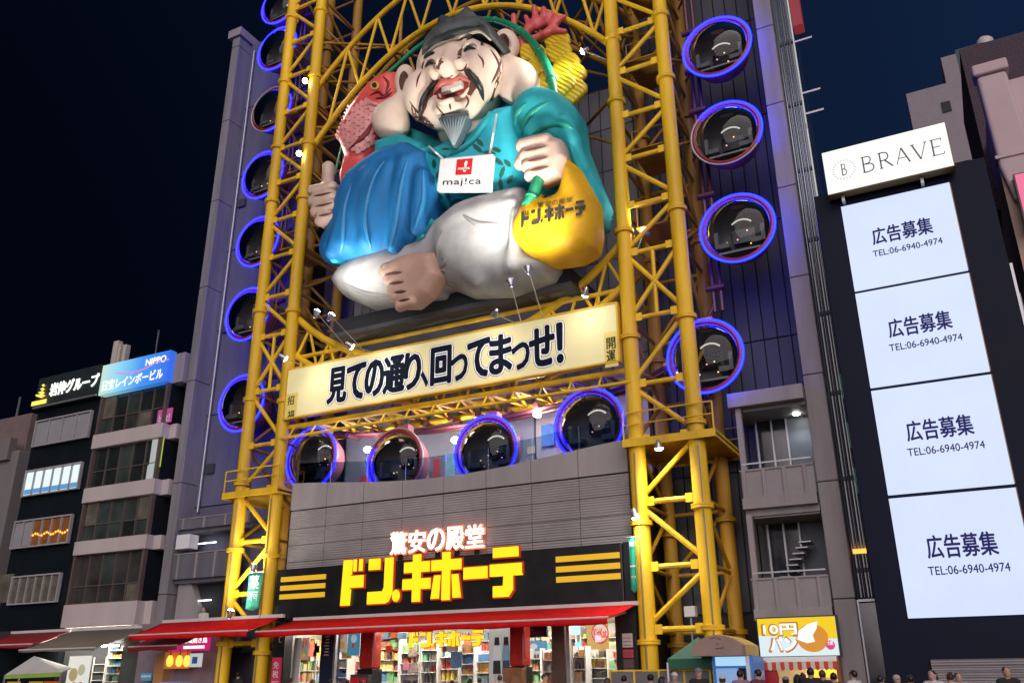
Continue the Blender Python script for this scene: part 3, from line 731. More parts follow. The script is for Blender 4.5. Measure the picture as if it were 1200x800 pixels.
c = at(341.5, 478, BY); mb = MB(); mb.box(bx0, c.x+.32, BY-.006, BY, max(bz0, c.z-.8), c.z+.72); mb.build('gold_charm_panel', MATS['gold_print'], SB)

SG = thing('store_sign', 'black shop sign with glowing yellow block lettering and yellow stripes', 'sign', (-19, 30, 4.2))
SY = 29.85; sx0, sx1, sz0, sz1 = -26.95, -11.1, 4.16, 6.27
mb = MB(); mb.box(sx0, sx1, SY, SY+.45, sz0, sz1); bevel(mb.build('sign_board', BLACK, SG), .03)
YEM = emat('glowing_yellow', (1.0, .70, .008), 1.25); REDE = emat('red_letter_edge', (.8, .05, .01), .5)
YST = emat('glowing_yellow_stripe', (1.0, .55, .02), .75)
lx0, lx1 = at(400, 690, SY).x, at(613, 670, SY).x
logo('store_letter', lx0, lx1, 4.62, 6.42, SY, (YEM, REDE), SG, .16, .05)
for k in range(3):
    for a, b in ((at(329, 690, SY).x, at(381, 690, SY).x), (at(652, 665, SY).x, at(727, 665, SY).x)):
        z = 5.02+k*.36; mb = MB(); mb.box(a, b, SY-.05, SY, z, z+.2); mb.build('yellow_stripe', YST, SG)
KS = thing('slogan_letters', 'white glowing channel letters with red edges standing above the store sign', 'sign', (-19.6, 30, 6.4))
a0, a1 = at(457, 650, 30.1).x, at(569, 635, 30.1).x
WEM = emat('glowing_white', (1.0, .95, .88), 2.2); OR = emat('orange_edge', (1.0, .22, .08), 1.1)
for i, ch in enumerate('驚安の殿堂'):
    w = (a1-a0)/5; p = a0+i*w
    writing('white_letter', ch, p+.05, p+w-.05, 6.56, 7.42, 30.1, WEM, KS, .1, bold=.02)
    writing('letter_edge', ch, p+.01, p+w-.01, 6.52, 7.46, 30.12, OR, KS, .06, bold=.05)
for i in range(5):
    mb = MB(); p = a0+(i+.5)*(a1-a0)/5; mb.box(p-.04, p+.04, 30.07, 30.33, 6.28, 6.55); mb.build('letter_bracket', BLACK, KS)
# ================================================================== the big seated statue
SKIN = mat('statue_skin', (0.84, 0.67, 0.53), .72, spec=.2, var=.14, scale=.5, bump=.08, bscale=5)
SKIN2 = mat('statue_skin_foot', (0.52, 0.33, 0.25), .55, var=.18, scale=.6, bump=.1, bscale=5)
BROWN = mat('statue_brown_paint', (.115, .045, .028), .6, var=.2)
HATM = mat('statue_hat_paint', (.085, .098, .10), .55, var=.55, scale=1.1, bump=.2, bscale=4)
TEAL = mat('statue_teal_robe', (.030, .42, .45), .62, spec=.25, var=.26, scale=.8, streak=True); TEALG = mat('statue_green_robe', (.02, .36, .27), .38, var=.25, scale=.5)
CYAN = mat('statue_cyan_vest', (.035, .48, .58), .6, spec=.25, var=.2, scale=.8); NAVY = mat('statue_blue_sleeve', (.016, .17, .42), .6, spec=.25, var=.34, scale=.9, streak=True)
GREYW = mat('statue_grey_trousers', (.40, .405, .395), .7, spec=.2, var=.28, scale=.8, bump=.1, bscale=2)
BAGY = mat('statue_yellow_bag', (.80, .44, .008), .5, spec=.3, var=.2, scale=.8)
FRED = mat('statue_red_fish', (.74, .10, .085), .4, var=.2, scale=.8); FPINK = mat('statue_pink_scales', (.80, .34, .32), .45, var=.25, scale=1.5)
HAIRM = mat('statue_dark_hair', (.018, .024, .026), .4); BEARD = mat('statue_grey_beard', (.075, .11, .12), .45, var=.25, scale=3)
LIP = mat('statue_lip', (.62, .16, .12), .4); MOUTH = mat('statue_mouth', (.22, .012, .012), .5); TOOTH = mat('statue_teeth', (.78, .76, .68), .35)
CORAL = mat('statue_coral', (.72, .12, .12), .4, var=.2, scale=1.5); GOLD = mat('statue_gold_coin', (.72, .50, .02), .4, var=.12, stripe=('DIAGONAL', 2.4, .8))
ROD = mat('statue_green_bamboo', (.012, .26, .12), .35, var=.2, scale=1.2); CARD = mat('statue_white_card', (.78, .79, .78), .4, var=.04)
INKS = mat('statue_print_black', (.02, .02, .02), .5); REDS = mat('statue_print_red', (.60, .02, .015), .4); GRN = mat('statue_green_motif', (.008, .10, .06), .5)
ST = thing('seated_statue', 'giant laughing seated god statue in teal robes with fish, fishing rod and yellow bag', 'statue', at(530, 345, 30))

head, HB = sculpt_obj('head', [
    E_(538, 92, 28.9, 47, 50, 1.65, -22), E_(541, 68, 29.0, 33, 22, 1.3, -15, k=.5),
    E_(493, 112, 28.1, 17, 26, .85, 14, k=.35), E_(567, 82, 28.1, 20, 29, .95, 10, k=.35),
    E_(528, 131, 28.4, 35, 17, 1.1, -18, k=.4), E_(526, 129, 27.6, 17, 8, .5, -15, k=.2),
    E_(530, 98, 27.75, 22, 13, .6, -20, k=.3),
    C_(at(534, 58, 27.75), at(526, 76, 27.2), .36, .42, k=.3), E_(523, 80, 26.85, 11, 10, .62, -10, k=.12),
    E_(510, 87, 27.2, 6.5, 7, .42, 0, k=.1), E_(540, 75, 27.2, 7, 7.5, .42, 0, k=.1),
    E_(503, 73, 27.75, 11, 8, .5, -18, k=.15), E_(552, 56, 27.75, 13, 8.5, .5, -12, k=.15),
    E_(531, 107, 27.2, 18, 8, .75, -22, k=.12, sub=True),
], .085, SKIN, ST)
for name, pr, hole in (('ear', [E_(594, 53, 29.3, 14, 18, .5, 0), E_(590, 51, 28.75, 7.5, 12, .38, 0, k=.12, sub=True), C_(at(590, 70, 29), at(598, 84, 28.9), .35, .5, k=.4), E_(606, 97, 29.0, 25, 27, .75, 20, k=.4)], (590, 51, 7, 11.5)),
                       ('ear', [E_(475, 97, 29.3, 11, 21, .5, 8), E_(473, 95, 28.8, 6, 13, .36, 12, k=.12, sub=True), C_(at(470, 116, 29), at(464, 128, 28.9), .35, .5, k=.4), E_(458, 143, 28.9, 20, 23, .75, 20, k=.4)], (473.5, 96, 6, 12.5))):
    o, bv = sculpt_obj(name, pr, .09, SKIN, ST)
    x, y, a, b = hole
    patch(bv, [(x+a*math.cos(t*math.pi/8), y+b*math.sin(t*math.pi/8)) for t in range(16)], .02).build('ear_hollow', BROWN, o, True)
# face
mb = patch(HB, [(509,111),(516,102),(526,96),(538,93),(550,96),(549,103),(543,110),(531,116),(515,120)], .02, 5); mb.build('mouth', MOUTH, head, True)
ridge(HB, [(508,112),(514,102),(523,95),(531,96),(540,92),(552,96)], .20, .02).build('upper_lip', LIP, head, True)
ridge(HB, [(509,116),(518,121),(531,118),(543,112),(550,102)], .15, .02).build('lower_lip', SKIN, head, True)
for i in range(5):
    t = i/4; x = 520+18.5*t; y = 105-6.6*t
    w = at(x, y, 27.25); b2 = MB(); b2.box(w.x-.105, w.x+.105, w.y-.05, w.y+.2, w.z-.16, w.z+.14); bevel(b2.build('tooth', TOOTH, head), .03)
patch(HB, [(524,114),(532,110),(541,107),(540,111),(531,115)], .06).build('tongue', mat('statue_tongue', (.45, .06, .05), .4), head, True)
for pts, r in (([(513,95),(505,104),(496,120),(492,143)], .15), ([(544,81),(554,89),(563,102),(566,118)], .16)):
    o = ridge(HB, pts, r, .05).build('moustache', HAIRM, head, True)
patch(HB, [(513,93),(505,97),(497,110),(491,126),(490,138),(494,140),(500,126),(508,112),(514,102)], .025).build('cheek_shading_paint', BROWN, head, True)  # brown shading airbrushed beside the mouth, the statue's own paint
patch(HB, [(543,80),(551,81),(561,91),(565,103),(558,104),(552,113),(546,110),(550,100),(552,93),(545,87)], .025).build('cheek_shading_paint', BROWN, head, True)
for pts, r in (([(498,79),(504,74.5),(511,75)], .075), ([(544,61),(550,57),(558,58)], .08)): ridge(HB, pts, r, .03).build('closed_eye', HAIRM, head, True)
for pts in ([(496,80),(502,70),(512,70),(513,77)], [(541,64),(546,53),(557,52),(561,58)]): ridge(HB, pts, .10, .01).build('eyelid', SKIN, head, True)
for pts in ([(512,72),(518,66),(520,73),(515,82),(511,80)], [(535,70),(537,60),(544,54),(541,62),(540,69)], [(495,82),(498,74),(497,71),(494,79)]): patch(HB, pts, .02).build('eye_shading_paint', BROWN, head, True)  # brown airbrushed paint around the eye sockets
for pts, r in (([(497,69),(503,64),(510,62)], .11), ([(547,47),(555,44),(568,47)], .13)): ridge(HB, pts, r, .04).build('eyebrow', HAIRM, head, True)
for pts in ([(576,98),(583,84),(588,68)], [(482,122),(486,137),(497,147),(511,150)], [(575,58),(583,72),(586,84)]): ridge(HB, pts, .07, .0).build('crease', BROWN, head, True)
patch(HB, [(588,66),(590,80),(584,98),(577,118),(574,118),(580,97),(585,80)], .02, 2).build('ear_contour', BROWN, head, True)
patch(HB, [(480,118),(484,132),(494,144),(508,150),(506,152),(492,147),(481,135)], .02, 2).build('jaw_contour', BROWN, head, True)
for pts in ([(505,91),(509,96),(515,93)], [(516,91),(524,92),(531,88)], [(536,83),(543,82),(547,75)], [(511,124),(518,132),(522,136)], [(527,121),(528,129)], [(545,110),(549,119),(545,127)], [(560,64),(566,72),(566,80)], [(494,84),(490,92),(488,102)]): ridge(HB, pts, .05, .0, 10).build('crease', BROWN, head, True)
# goatee
gp = [(513, 140), (522, 135), (533, 133), (546, 134), (549, 138), (541, 152), (534, 171), (530, 173), (524, 160)]
beard, BB = sculpt_obj('beard', [P_(gp, 27.7, .42, .3)], .08, BEARD, ST)
for i in range(9):
    t = i/8; ridge(BB, [(516+30*t, 140-4*t), (522+18*t, 152), (531+1.5*t, 170)], .045, .01, 12).build('beard_strand', mat('statue_beard_light', (.24, .30, .31), .5), beard, True)
# hat
hat, HTB = sculpt_obj('hat', [
    P_([(494,66),(509,54),(527,46),(546,39),(563,35),(577,45),(578,33),(566,20),(543,20),(510,34),(498,48)], 28.2, 1.3, .4, yf=27.25),
    P_([(509,44),(513,22),(520,17),(532,21),(548,7),(557,16),(569,32),(545,36)], 28.35, .85, .3, k=.1, yf=27.7)], .09, HATM, ST)
patch(HTB, [(521,52),(531,47),(530,52),(524,55)], .05).build('hat_tie', HAIRM, hat, True)
ridge(HTB, [(498,65),(511,54),(527,48),(546,41),(563,37),(576,47)], .09, 0, taper=False).build('hat_brim_cord', mat('statue_cream', (.62, .56, .46), .5), hat, True)
ridge(HTB, [(508,45),(527,38),(546,33),(567,31)], .07, 0).build('hat_seam', HAIRM, hat, True)
# body
neck, _ = sculpt_obj('neck', [E_(543, 152, 29.3, 30, 22, .9, -25)], .12, SKIN, ST)
vest, VB = sculpt_obj('vest', [P_([(486,165),(500,176),(528,178),(550,165),(566,142),(584,128),(606,124),(616,160),(616,215),(590,240),(548,252),(512,240),(486,215)], 29.5, 1.25, .9),
                               E_(550, 205, 29.2, 46, 42, 1.35, -10, k=.5)], .11, CYAN, ST)
ridge(VB, [(488,166),(505,177),(528,180),(551,168),(568,146),(576,133)], .16, .0, 24, taper=False).build('vest_collar', TEAL, vest, True)
for ring, (n, RX, RY, L) in enumerate(((15, 37, 33, 8), (13, 46, 40, 6))):
    for i in range(n):
        a = rad(-30+i*360/n+ring*9); x, y = 552+RX*math.cos(a), 206+RY*math.sin(a); t = a+1.1+(.9 if i % 2 else 0)
        lf = [(-L, 0), (-L*.4, 2.6), (L*.4, 2.8), (L, .4), (L*.3, -2.2), (-L*.5, -2.0)]
        patch(VB, [(x+u*math.cos(t)-v*math.sin(t), y+u*math.sin(t)+v*math.cos(t)) for u, v in lf], .03, 3).build('robe_motif', GRN, vest, True)
sculpt_obj('robe_back', [P_([(444,158),(482,150),(520,165),(600,120),(650,118),(686,190),(690,245),(610,290),(520,300),(440,300),(404,262),(424,190)], 30.1, .6, .4)], .13, TEAL, ST)
sculpt_obj('robe_shoulder', [P_([(440,166),(470,156),(498,168),(508,200),(496,226),(460,226),(438,200)], 29.3, .8, .6)], .11, TEAL, ST)
# left side of the picture: blue sleeve, arm with thumb up
SLV = [(452,172),(478,166),(500,178),(516,214),(508,258),(482,292),(446,310),(410,312),(388,306),(378,296),(386,268),(395,232),(408,204),(430,186)]
slv, SB2 = sculpt_obj('blue_sleeve', [P_(SLV, 28.9, 1.25, .95), E_(440, 250, 28.3, 40, 46, 1.0, 25, k=.5), E_(392, 288, 28.6, 13, 22, .7, 20, k=.3)]+[CP(a, b, 27.75, 5, Y2=27.65, r2=8, k=.4) for a, b in (((456,196),(430,282)), ((474,190),(462,288)), ((430,204),(404,284)), ((494,204),(490,268)), ((412,228),(390,296)))], .11, NAVY, ST)
for pts in ([(452,186),(436,214),(428,256),(436,296)], [(478,182),(470,220),(464,262),(456,298)], [(412,214),(404,244),(402,280),(398,300)], [(496,196),(496,236),(484,274)]): ridge(SB2, pts, .14, -.02).build('sleeve_fold', mat('statue_blue_fold', (.025, .22, .48), .4, var=.2), slv, True)
ridge(SB2, [(390,304),(420,312),(450,309),(482,291),(508,258)], .17, -.02, 24, taper=False).build('sleeve_hem', TEAL, slv, True)
def fist(name, palm, fingers, thumb, Y, M=SKIN, extra=None):
    pr = [P_(palm, Y, .62, .45, k=.1)]
    for a, b, r in fingers: pr.append(CP(a, b, Y-.35, r, k=.035))
    a, b, r = thumb; pr.append(CP(a, b, Y-.1, r, k=.12))
    return sculpt_obj(name, pr+(extra or []), .065, M, ST)
fl = fist('hand', [(368,219),(390,211),(396,232),(392,262),(375,266),(364,244)],
     [((367,224),(389,219),6.6), ((367,236),(390,231),6.6), ((370,248),(391,243),6.4), ((375,259),(391,255),6.0)], ((384,217),(385,196),6.8), 28.2, mat('statue_hand', (.60, .43, .34), .5, var=.1))
# right side: sleeve, arm, fist with rod
slr, SR = sculpt_obj('teal_sleeve', [
    P_([(600,132),(612,118),(631,105),(656,113),(676,130),(681,164),(696,204),(708,233),(703,258),(694,262),(684,232),(668,196),(656,182),(622,172),(606,160)], 29.0, 1.15, .75),
    E_(640, 136, 28.6, 34, 27, 1.1, 15, k=.4)]+[CP(a, b, 27.85, 4, Y2=28.0, r2=6, k=.35) for a, b in (((612,128),(620,158)), ((628,118),(668,150)), ((664,140),(684,200)), ((640,150),(672,166)))], .1, [TEAL], ST)
for pts, M in (([(612,162),(614,146),(624,132),(646,118)], TEALG), ([(622,158),(640,148),(660,146),(674,152)], TEALG), ([(668,168),(676,190),(688,216),(698,244)], TEAL), ([(604,150),(606,134),(618,120)], TEALG)): ridge(SR, pts, .15, -.03).build('sleeve_fold', M, slr, True)
o, _ = sculpt_obj('sleeve_lining', [P_([(644,166),(662,172),(676,190),(668,206),(652,218),(638,216)], 28.4, .55, .4)], .1, mat('statue_lining', (.015, .10, .30), .4), ST)
frh = fist('hand', [(612,166),(640,157),(659,164),(665,184),(656,205),(632,215),(620,212),(616,190)],
     [((613,171),(640,165),7.2), ((617,183),(643,178),7.2), ((619,195),(644,190),7.0), ((622,206),(645,201),6.4)], ((613,186),(610,192),6.5), 27.7, MATS['statue_hand'])
for (o_, bv_), ls in ((fl, [((366,230),(390,225)), ((368,242),(391,237)), ((373,253),(391,249))]), (frh, [((613,177),(641,171)), ((617,189),(643,184)), ((620,200),(644,195))])):
    for a, b in ls: ridge(bv_, [a, ((a[0]+b[0])/2, (a[1]+b[1])/2+.6), b], .075, -.02, 12).build('finger_crease', BROWN, o_, True)
RP = [(618,243,27.1),(626,226,27.2),(634,200,27.5),(646,160,28.0),(650,132,28.3),(648,104,28.7),(640,76,29.1),(624,50,29.5),(602,32,29.8),(577,24,30.0),(552,26,30.1),(522,38,30.15),(492,54,30.15),(464,78,30.1),(446,94,30.0)]
rod_pts = [at(x, y, Y) for x, y, Y in spline(RP, 60)]
mb = MB(); mb.path(rod_pts, [.27-.16*i/60 for i in range(61)], 12); rod = mb.build('fishing_rod', ROD, ST, True)
for i in range(3, 60, 5):
    mb = MB(); d = (rod_pts[i+1]-rod_pts[i]).normalized(); mb.lathe([(.2-.1*i/60, -.07), (.32-.17*i/60, -.03), (.32-.17*i/60, .03), (.2-.1*i/60, .07)], rod_pts[i], d, 12); mb.build('rod_joint', ROD, rod, True)
mb = MB(); mb.path([at(x, y, Y) for x, y, Y in ((447, 94, 30), (424, 124, 30.2), (402, 165, 29.9), (392, 205, 28.4))], .06, 6); mb.build('fishing_line', ROD, rod)
# trousers and foot
tr, TB = sculpt_obj('trousers', [
    P_([(512,262),(540,242),(580,226),(612,218),(620,240),(612,290),(650,306),(640,322),(590,340),(545,342),(518,330),(508,298)], 29.0, 1.5, 1.1),
    E_(566, 280, 28.6, 48, 42, 1.2, -20, k=.6), CP((536,258),(600,240), 27.7, 5, k=.4), CP((520,290),(560,330), 27.8, 5, k=.4), CP((606,250),(600,310), 27.6, 5, k=.4),
    P_([(404,312),(440,300),(490,285),(520,262),(528,300),(515,345),(470,350),(432,358),(404,346),(390,330)], 29.2, 1.35, .9, k=.5),
    E_(455, 322, 28.7, 52, 26, 1.0, -10, k=.5)], .12, GREYW, ST)
for pts in ([(516,300),(522,306),(517,314),(524,320)], [(512,322),(520,330),(534,336)], [(618,226),(606,248),(604,280)], [(540,250),(560,262),(590,262)], [(400,330),(430,344),(468,346)], [(520,268),(512,290),(516,318)]): ridge(TB, pts, .13, -.04).build('trouser_fold', mat('statue_grey_fold', (.27, .27, .27), .5, var=.15), tr, True)
ftp = [P_([(455,312),(470,300),(490,295),(510,296),(516,322),(502,344),(484,358),(468,358),(458,338)], 27.9, .65, .5, k=.12)]
for (x, y), (u, v), r in (((470,312),(454,317),8.0), ((472,325),(456,328),6.2), ((474,336),(460,339),6.0), ((478,346),(464,349),5.8), ((482,354),(469,359),5.4)): ftp.append(CP((x, y), (u, v), 27.5, r, k=.05))
foot, FB = sculpt_obj('foot', ftp, .065, SKIN2, ST)
for a, b in (((451,322),(472,319)), ((455,333),(474,330)), ((460,343),(477,341)), ((466,353),(481,350))): ridge(FB, [a, ((a[0]+b[0])/2, (a[1]+b[1])/2), b], .085, -.02, 12).build('toe_crease', BROWN, foot, True)
for x, y in ((450,313),(452,326),(457,337),(461,347),(466,357)): patch(FB, [(x-1.5,y-3),(x+3,y-3.5),(x+3,y+1.5),(x-1,y+2)], .02, 2).build('toenail', mat('statue_nail', (.6, .45, .36), .4), foot, True)
# yellow bag with its print
bag, BGB = sculpt_obj('bag', [P_([(664,184),(679,196),(697,232),(699,266),(695,289),(673,302),(642,306),(617,296),(601,281),(601,264),(611,243),(620,224),(634,226),(642,236),(652,230),(657,212)], 28.0, 1.05, .85),
                              E_(650, 266, 27.6, 40, 30, .95, -12, k=.5)], .09, BAGY, ST)
patch(BGB, [(632,226),(640,222),(650,216),(656,210),(653,224),(647,231),(640,232),(634,230)], .03).build('bag_mouth', mat('statue_bag_inside', (.30, .09, .015), .6), bag, True)
def printed(bv, name, uv, fs, quad, M, parent, lift=.03):
    (tl, tr_, br, bl) = quad
    vs = [hit(bv, *[(tl[i]*(1-u)+tr_[i]*u)*v+(bl[i]*(1-u)+br[i]*u)*(1-v) for i in (0, 1)], lift) for u, v in uv]
    mb = MB(); mb.add(vs, fs); return mb.build(name, M, parent)
uv, fs, _a = text_geo('驚安の殿堂', .01); printed(BGB, 'bag_slogan', uv, fs, ((630,238),(671,231),(671,237),(630,244.5)), INKS, bag)
pl, _a = logo_polys()
for p in pl:
    n = len(p); printed(BGB, 'bag_letter', p, [tuple(range(n))], ((612,250),(685,236),(685,253),(612,267.5)), INKS, bag, .12)
# hanging card
c4 = [at(515.5, 185.5, 27.45), at(577.5, 179.5, 27.45), at(573.5, 222.5, 27.45), at(511, 223, 27.45)]
mb = MB(); mb.prism([(v.x, v.z) for v in reversed(c4)], 27.45, 27.75); card = mb.build('name_card', CARD, ST); bevel(card, .06)
def cardpt(u, v): a = c4[0].lerp(c4[1], u); b = c4[3].lerp(c4[2], u); q = b.lerp(a, v); return (q.x, q.z)
def on_card(nm, uv, fs, r, M, d):
    pts = [cardpt(r[0]+(r[1]-r[0])*u, r[2]+(r[3]-r[2])*v) for u, v in uv]; return raised(nm, pts, fs, 27.45, d, M, card)
on_card('red_square', [(0,0),(1,0),(1,1),(0,1)], [(0,1,2,3)], (.34, .64, .44, .90), REDS, .012)
uv, fs, _a = text_geo('maj!ca', .0, 1.05); on_card('card_word', uv, fs, (.12, .84, .10, .34), INKS, .012); on_card('card_word', uv, fs, (.38, .60, .56, .68), CARD, .02)
uv, fs, _a = text_geo('!', .03); on_card('card_mark', [(u+.25*v, v) for u, v in uv], fs, (.48, .54, .52, .84), CARD, .02)
for a, b in (((574, 180), (582, 134)), ((519, 186), (503, 172))):
    mb = MB(); mb.path([at(*a, 27.7), at((a[0]+b[0])/2, (a[1]+b[1])/2, 27.6), at(*b, 28.2)], .05, 6); mb.build('card_cord', CARD, card)
# sea bream
fish, FHB = sculpt_obj('sea_bream', [P_([(466,84),(456,84),(440,92),(424,108),(410,128),(399,148),(397,166),(404,186),(412,198),(428,190),(440,170),(447,146),(458,128),(468,114)], 29.6, .9, .75),
                                     P_([(404,184),(426,186),(432,206),(444,226),(420,218),(400,226),(398,206)], 29.2, .35, .25, k=.2, mi=0)], .09, FRED, ST)
FOUT = [(424,116),(412,130),(402,148),(400,166),(406,184),(418,188),(436,168),(443,146),(450,128),(440,122)]
def inside(x, y, q):
    c = False
    for i in range(len(q)):
        (a, b), (d, e) = q[i], q[i-1]
        if (b > y) != (e > y) and x < (d-a)*(y-b)/(e-b)+a: c = not c
    return c
for r in range(11):
    for i in range(-4, 5):
        t, s_ = r*5.6, (i+(r % 2)*.5)*6.2; x, y = 436-.48*t+.88*s_, 122+.88*t+.48*s_
        if not inside(x, y, FOUT): continue
        pts = [(-3.0,-3.2),(3.0,-3.2),(3.2,.4),(1.9,2.8),(0,3.6),(-1.9,2.8),(-3.2,.4)]
        patch(FHB, [(x+.88*u-.48*v, y+.48*u+.88*v) for u, v in pts], .05+.025*(r % 2), 2).build('scale', FPINK, fish, True)
ridge(FHB, [(419,123),(428,124),(436,122),(446,124),(458,118)], .12, .02).build('gill_edge', FPINK, fish, True)
for pts in ([(434,112),(444,108),(450,112),(458,104)], [(440,116),(450,114),(460,108)], [(449,90),(455,98),(452,108)]): ridge(FHB, pts, .07, .02).build('gill_line', mat('statue_dark_red', (.22, .01, .012), .5), fish, True)
patch(FHB, [(440+5*math.cos(t*math.pi/6), 101+5*math.sin(t*math.pi/6)) for t in range(12)], .06).build('fish_eye', mat('statue_eye_gold', (.7, .5, .1), .3), fish, True)
patch(FHB, [(440+3*math.cos(t*math.pi/6), 101+3*math.sin(t*math.pi/6)) for t in range(12)], .10).build('fish_pupil', INKS, fish, True)
for i in range(9):
    t = i/8; a = (412-14*t, 126+34*t); mb = MB(); mb.tube(at(a[0]+4, a[1]+6, 29.4), at(a[0]-4, a[1]-2, 29.4), .16, .08, n=8); mb.build('fin_ray', FPINK, fish, True)
for i in range(6):
    ridge(FHB, [(437-i*2.2, 142+i*3), (432-i*3, 156+i*2.6), (424-i*3, 166+i*2)], .06, .06, 8).build('breast_fin_ray', MATS['statue_dark_red'], fish, True)
# coral and gold coins behind the shoulder
def twig(pts, r): return [CP(pts[i], pts[i+1], 29.9, r*(1-.12*i), r2=r*(1-.12*(i+1)), k=.15) for i in range(len(pts)-1)]
cor = twig([(612,72),(613,52),(618,36),(628,28)], 5)+twig([(604,56),(603,38),(602,19)], 4.4)+twig([(616,42),(620,28),(616,20)], 3.6)+twig([(622,34),(628,24),(626,9)], 4.4)
cor += twig([(628,28),(638,20),(637,11)], 4.4)+twig([(630,32),(642,26),(645,15)], 3.8)+twig([(622,48),(640,40),(650,29),(661,20)], 4.6)+twig([(640,40),(652,36),(662,37)], 3.8)+twig([(606,50),(594,42),(590,40)], 4)
cor += twig([(646,28),(652,22),(650,18)], 3.4)+twig([(608,66),(618,58),(624,46)], 4)
sculpt_obj('coral', cor, .075, CORAL, ST)
for x, y, a, Y in ((624,62,4,29.6),(652,46,-8,30.1),(654,60,-30,30.0),(664,74,-34,29.9),(672,88,-36,29.8),(673,106,-44,29.6),(629,78,-32,29.5),(640,96,-52,29.4),(656,84,-40,29.75),(660,100,-42,29.5)):
    ca, sa = math.cos(rad(a)), math.sin(rad(a)); w, h = 13.5, 10.5
    pts = [(x+u*ca-v*sa, y+u*sa+v*ca) for u, v in ((-w,-h),(w*.8,-h),(w*1.15,-h*.3),(w*1.15,h*.5),(w*.8,h),(-w,h),(-w*1.15,0))]
    sculpt_obj('gold_coin', [P_(pts, Y, .16, .14)], .085, GOLD, ST)
# shelf that carries the statue
SHF = thing('statue_shelf', 'dark grey panelled box shelf under the seated statue', 'shelf', (-18, 31, 16.5))
SHM = mat('shelf_metal', (.08, .085, .09), .5, var=.2)
for i in range(6):
    for j in range(3):
        mb = MB(); mb.box(-24.4+i*2.0+.01, -22.4+i*2.0-.01, 29.2+j*1.58+.01, 30.78+j*1.58-.01, 16.35, 16.55); mb.build('shelf_panel', SHM, SHF)
mb = MB(); mb.box(-24.35, -12.45, 29.25, 33.9, 16.4, 17.2); mb.build('shelf_core', DARK, SHF)

# ================================================================== floodlights
LAMPM = mat('lamp_housing', (.5, .5, .52), .35, metal=.8, var=.1)
def flood(label, head_at, foot_at, target, power=0, lit=True, size=.7, spread=100, color=(1, .95, .88)):
    h, f, tg = Vector(head_at), Vector(foot_at), Vector(target)
    t = thing('floodlight', label, 'floodlight', f, 'floodlights on the wheel frame'); d = (tg-h).normalized()
    mb = MB(); mb.tube(f, h, .022, n=6); mb.build('arm', LAMPM, t)
    mb = MB(); mb.lathe([(.02, -.26), (.08, -.24), (.10, -.09), (.16, .02), (.17, .05), (.15, .04)], h, d, 16); mb.build('housing', LAMPM, t, True)
    mb = MB(); mb.lathe([(.145, .03), (.14, .07), (.09, .12), (.001, .14)], h, d, 16); mb.build('lamp_glass', BULB if lit else GLASS, t)
    if power:
        L = bpy.data.lights.new('floodlight_beam', 'SPOT'); L.energy = power*1.4; L.spot_size = rad(spread); L.spot_blend = .8; L.shadow_soft_size = size; L.color = color
        o = bpy.data.objects.new('floodlight_beam', L); COL.objects.link(o); o.location = h+d*.35; aim(o, tg); o.parent = t; o.matrix_parent_inverse = Matrix.Translation(-f)
FC = at(535, 130, 28)
flood('floodlight on arm under the statue, left of two below the grey trousers', at(598, 330, 24.8), (-15.0, 29.9, 15.5), at(530, 80, 28), 3000, spread=75)
flood('floodlight on arm under the statue, right of two below the grey trousers', at(619, 315, 24.8), (-14.0, 29.9, 15.5), at(610, 130, 28), 1900, spread=80)
flood('left of two silver floodlights beside the statue\'s foot near left column', at(371, 366, 26.4), (-23.5, 29.9, 15.5), at(470, 120, 28), 1100, spread=80)
flood('right of two silver floodlights beside the statue\'s foot near left column', at(388, 370, 26.4), (-22.8, 29.9, 15.5), at(500, 200, 28), 450, spread=90)
flood('floodlight above the banner\'s left end shining on the cream sheet', at(333, 419, 27.8), (-26.3, 29.8, 15.5), (-24.5, 29.9, 14.0), 75, spread=120)
flood('floodlight above the banner left of centre, in front of the yellow arch', at(411, 405, 27.8), (-22.4, 29.8, 15.5), (-21.0, 29.9, 14.0), 75, spread=120)
flood('floodlight on a bent arm above the banner\'s middle', at(580, 368, 27.8), (-15.2, 29.8, 15.5), (-17.2, 29.9, 14.0), 75, spread=120)
flood('floodlight above the banner\'s right end near the right columns', at(686, 344, 28.6), (-11.9, 29.8, 15.8), (-12.6, 29.9, 14.0), 45, spread=120)
flood('upper glaring floodlight between the left yellow columns', at(357, 95, 29.5), (PX[0]+.3, 29.9, 31.0), at(530, 80, 28), 450, spread=90)
flood('lower glaring floodlight between the left yellow columns', at(350, 180, 29.5), (PX[0]+.3, 29.9, 27.0), at(430, 170, 28), 320, spread=90)
flood('small floodlight on the right frame facing the coral and gold coins', at(684, 60, 29.2), (PX[2]-.3, 29.9, 27.2), at(600, 110, 28.5), 700, spread=90)
flood('small twin floodlight between the right columns, above the crossed bay', at(755, 271, 30.6), (PX[2]+.3, 30.3, 17.6), at(660, 200, 28.5), 350, spread=90)
flood('floodlight under the right service platform shining down', (-9.3, 29.3, 9.4), (-9.3, 29.6, 9.6), (-9.2, 30.4, 2), 420, spread=130, color=(1, .9, .7))
flood('glaring white floodlight by the left columns above the red awning', at(270, 717, 28.9), (PX[0]+.1, 29.7, 4.9), (-28.6, 30.3, 11), 420, spread=140)
flood('floodlight beside the green banner on the right columns', at(744, 604, 29.2), (PX[2]-.2, 29.8, 7.2), (-9.4, 30.2, 3), 260, spread=130)
flood('white floodlight between the left columns above the green banner', at(297, 664, 29.3), (PX[1]-.2, 29.8, 5.9), (-28.6, 30.5, 9.5), 260, spread=130)
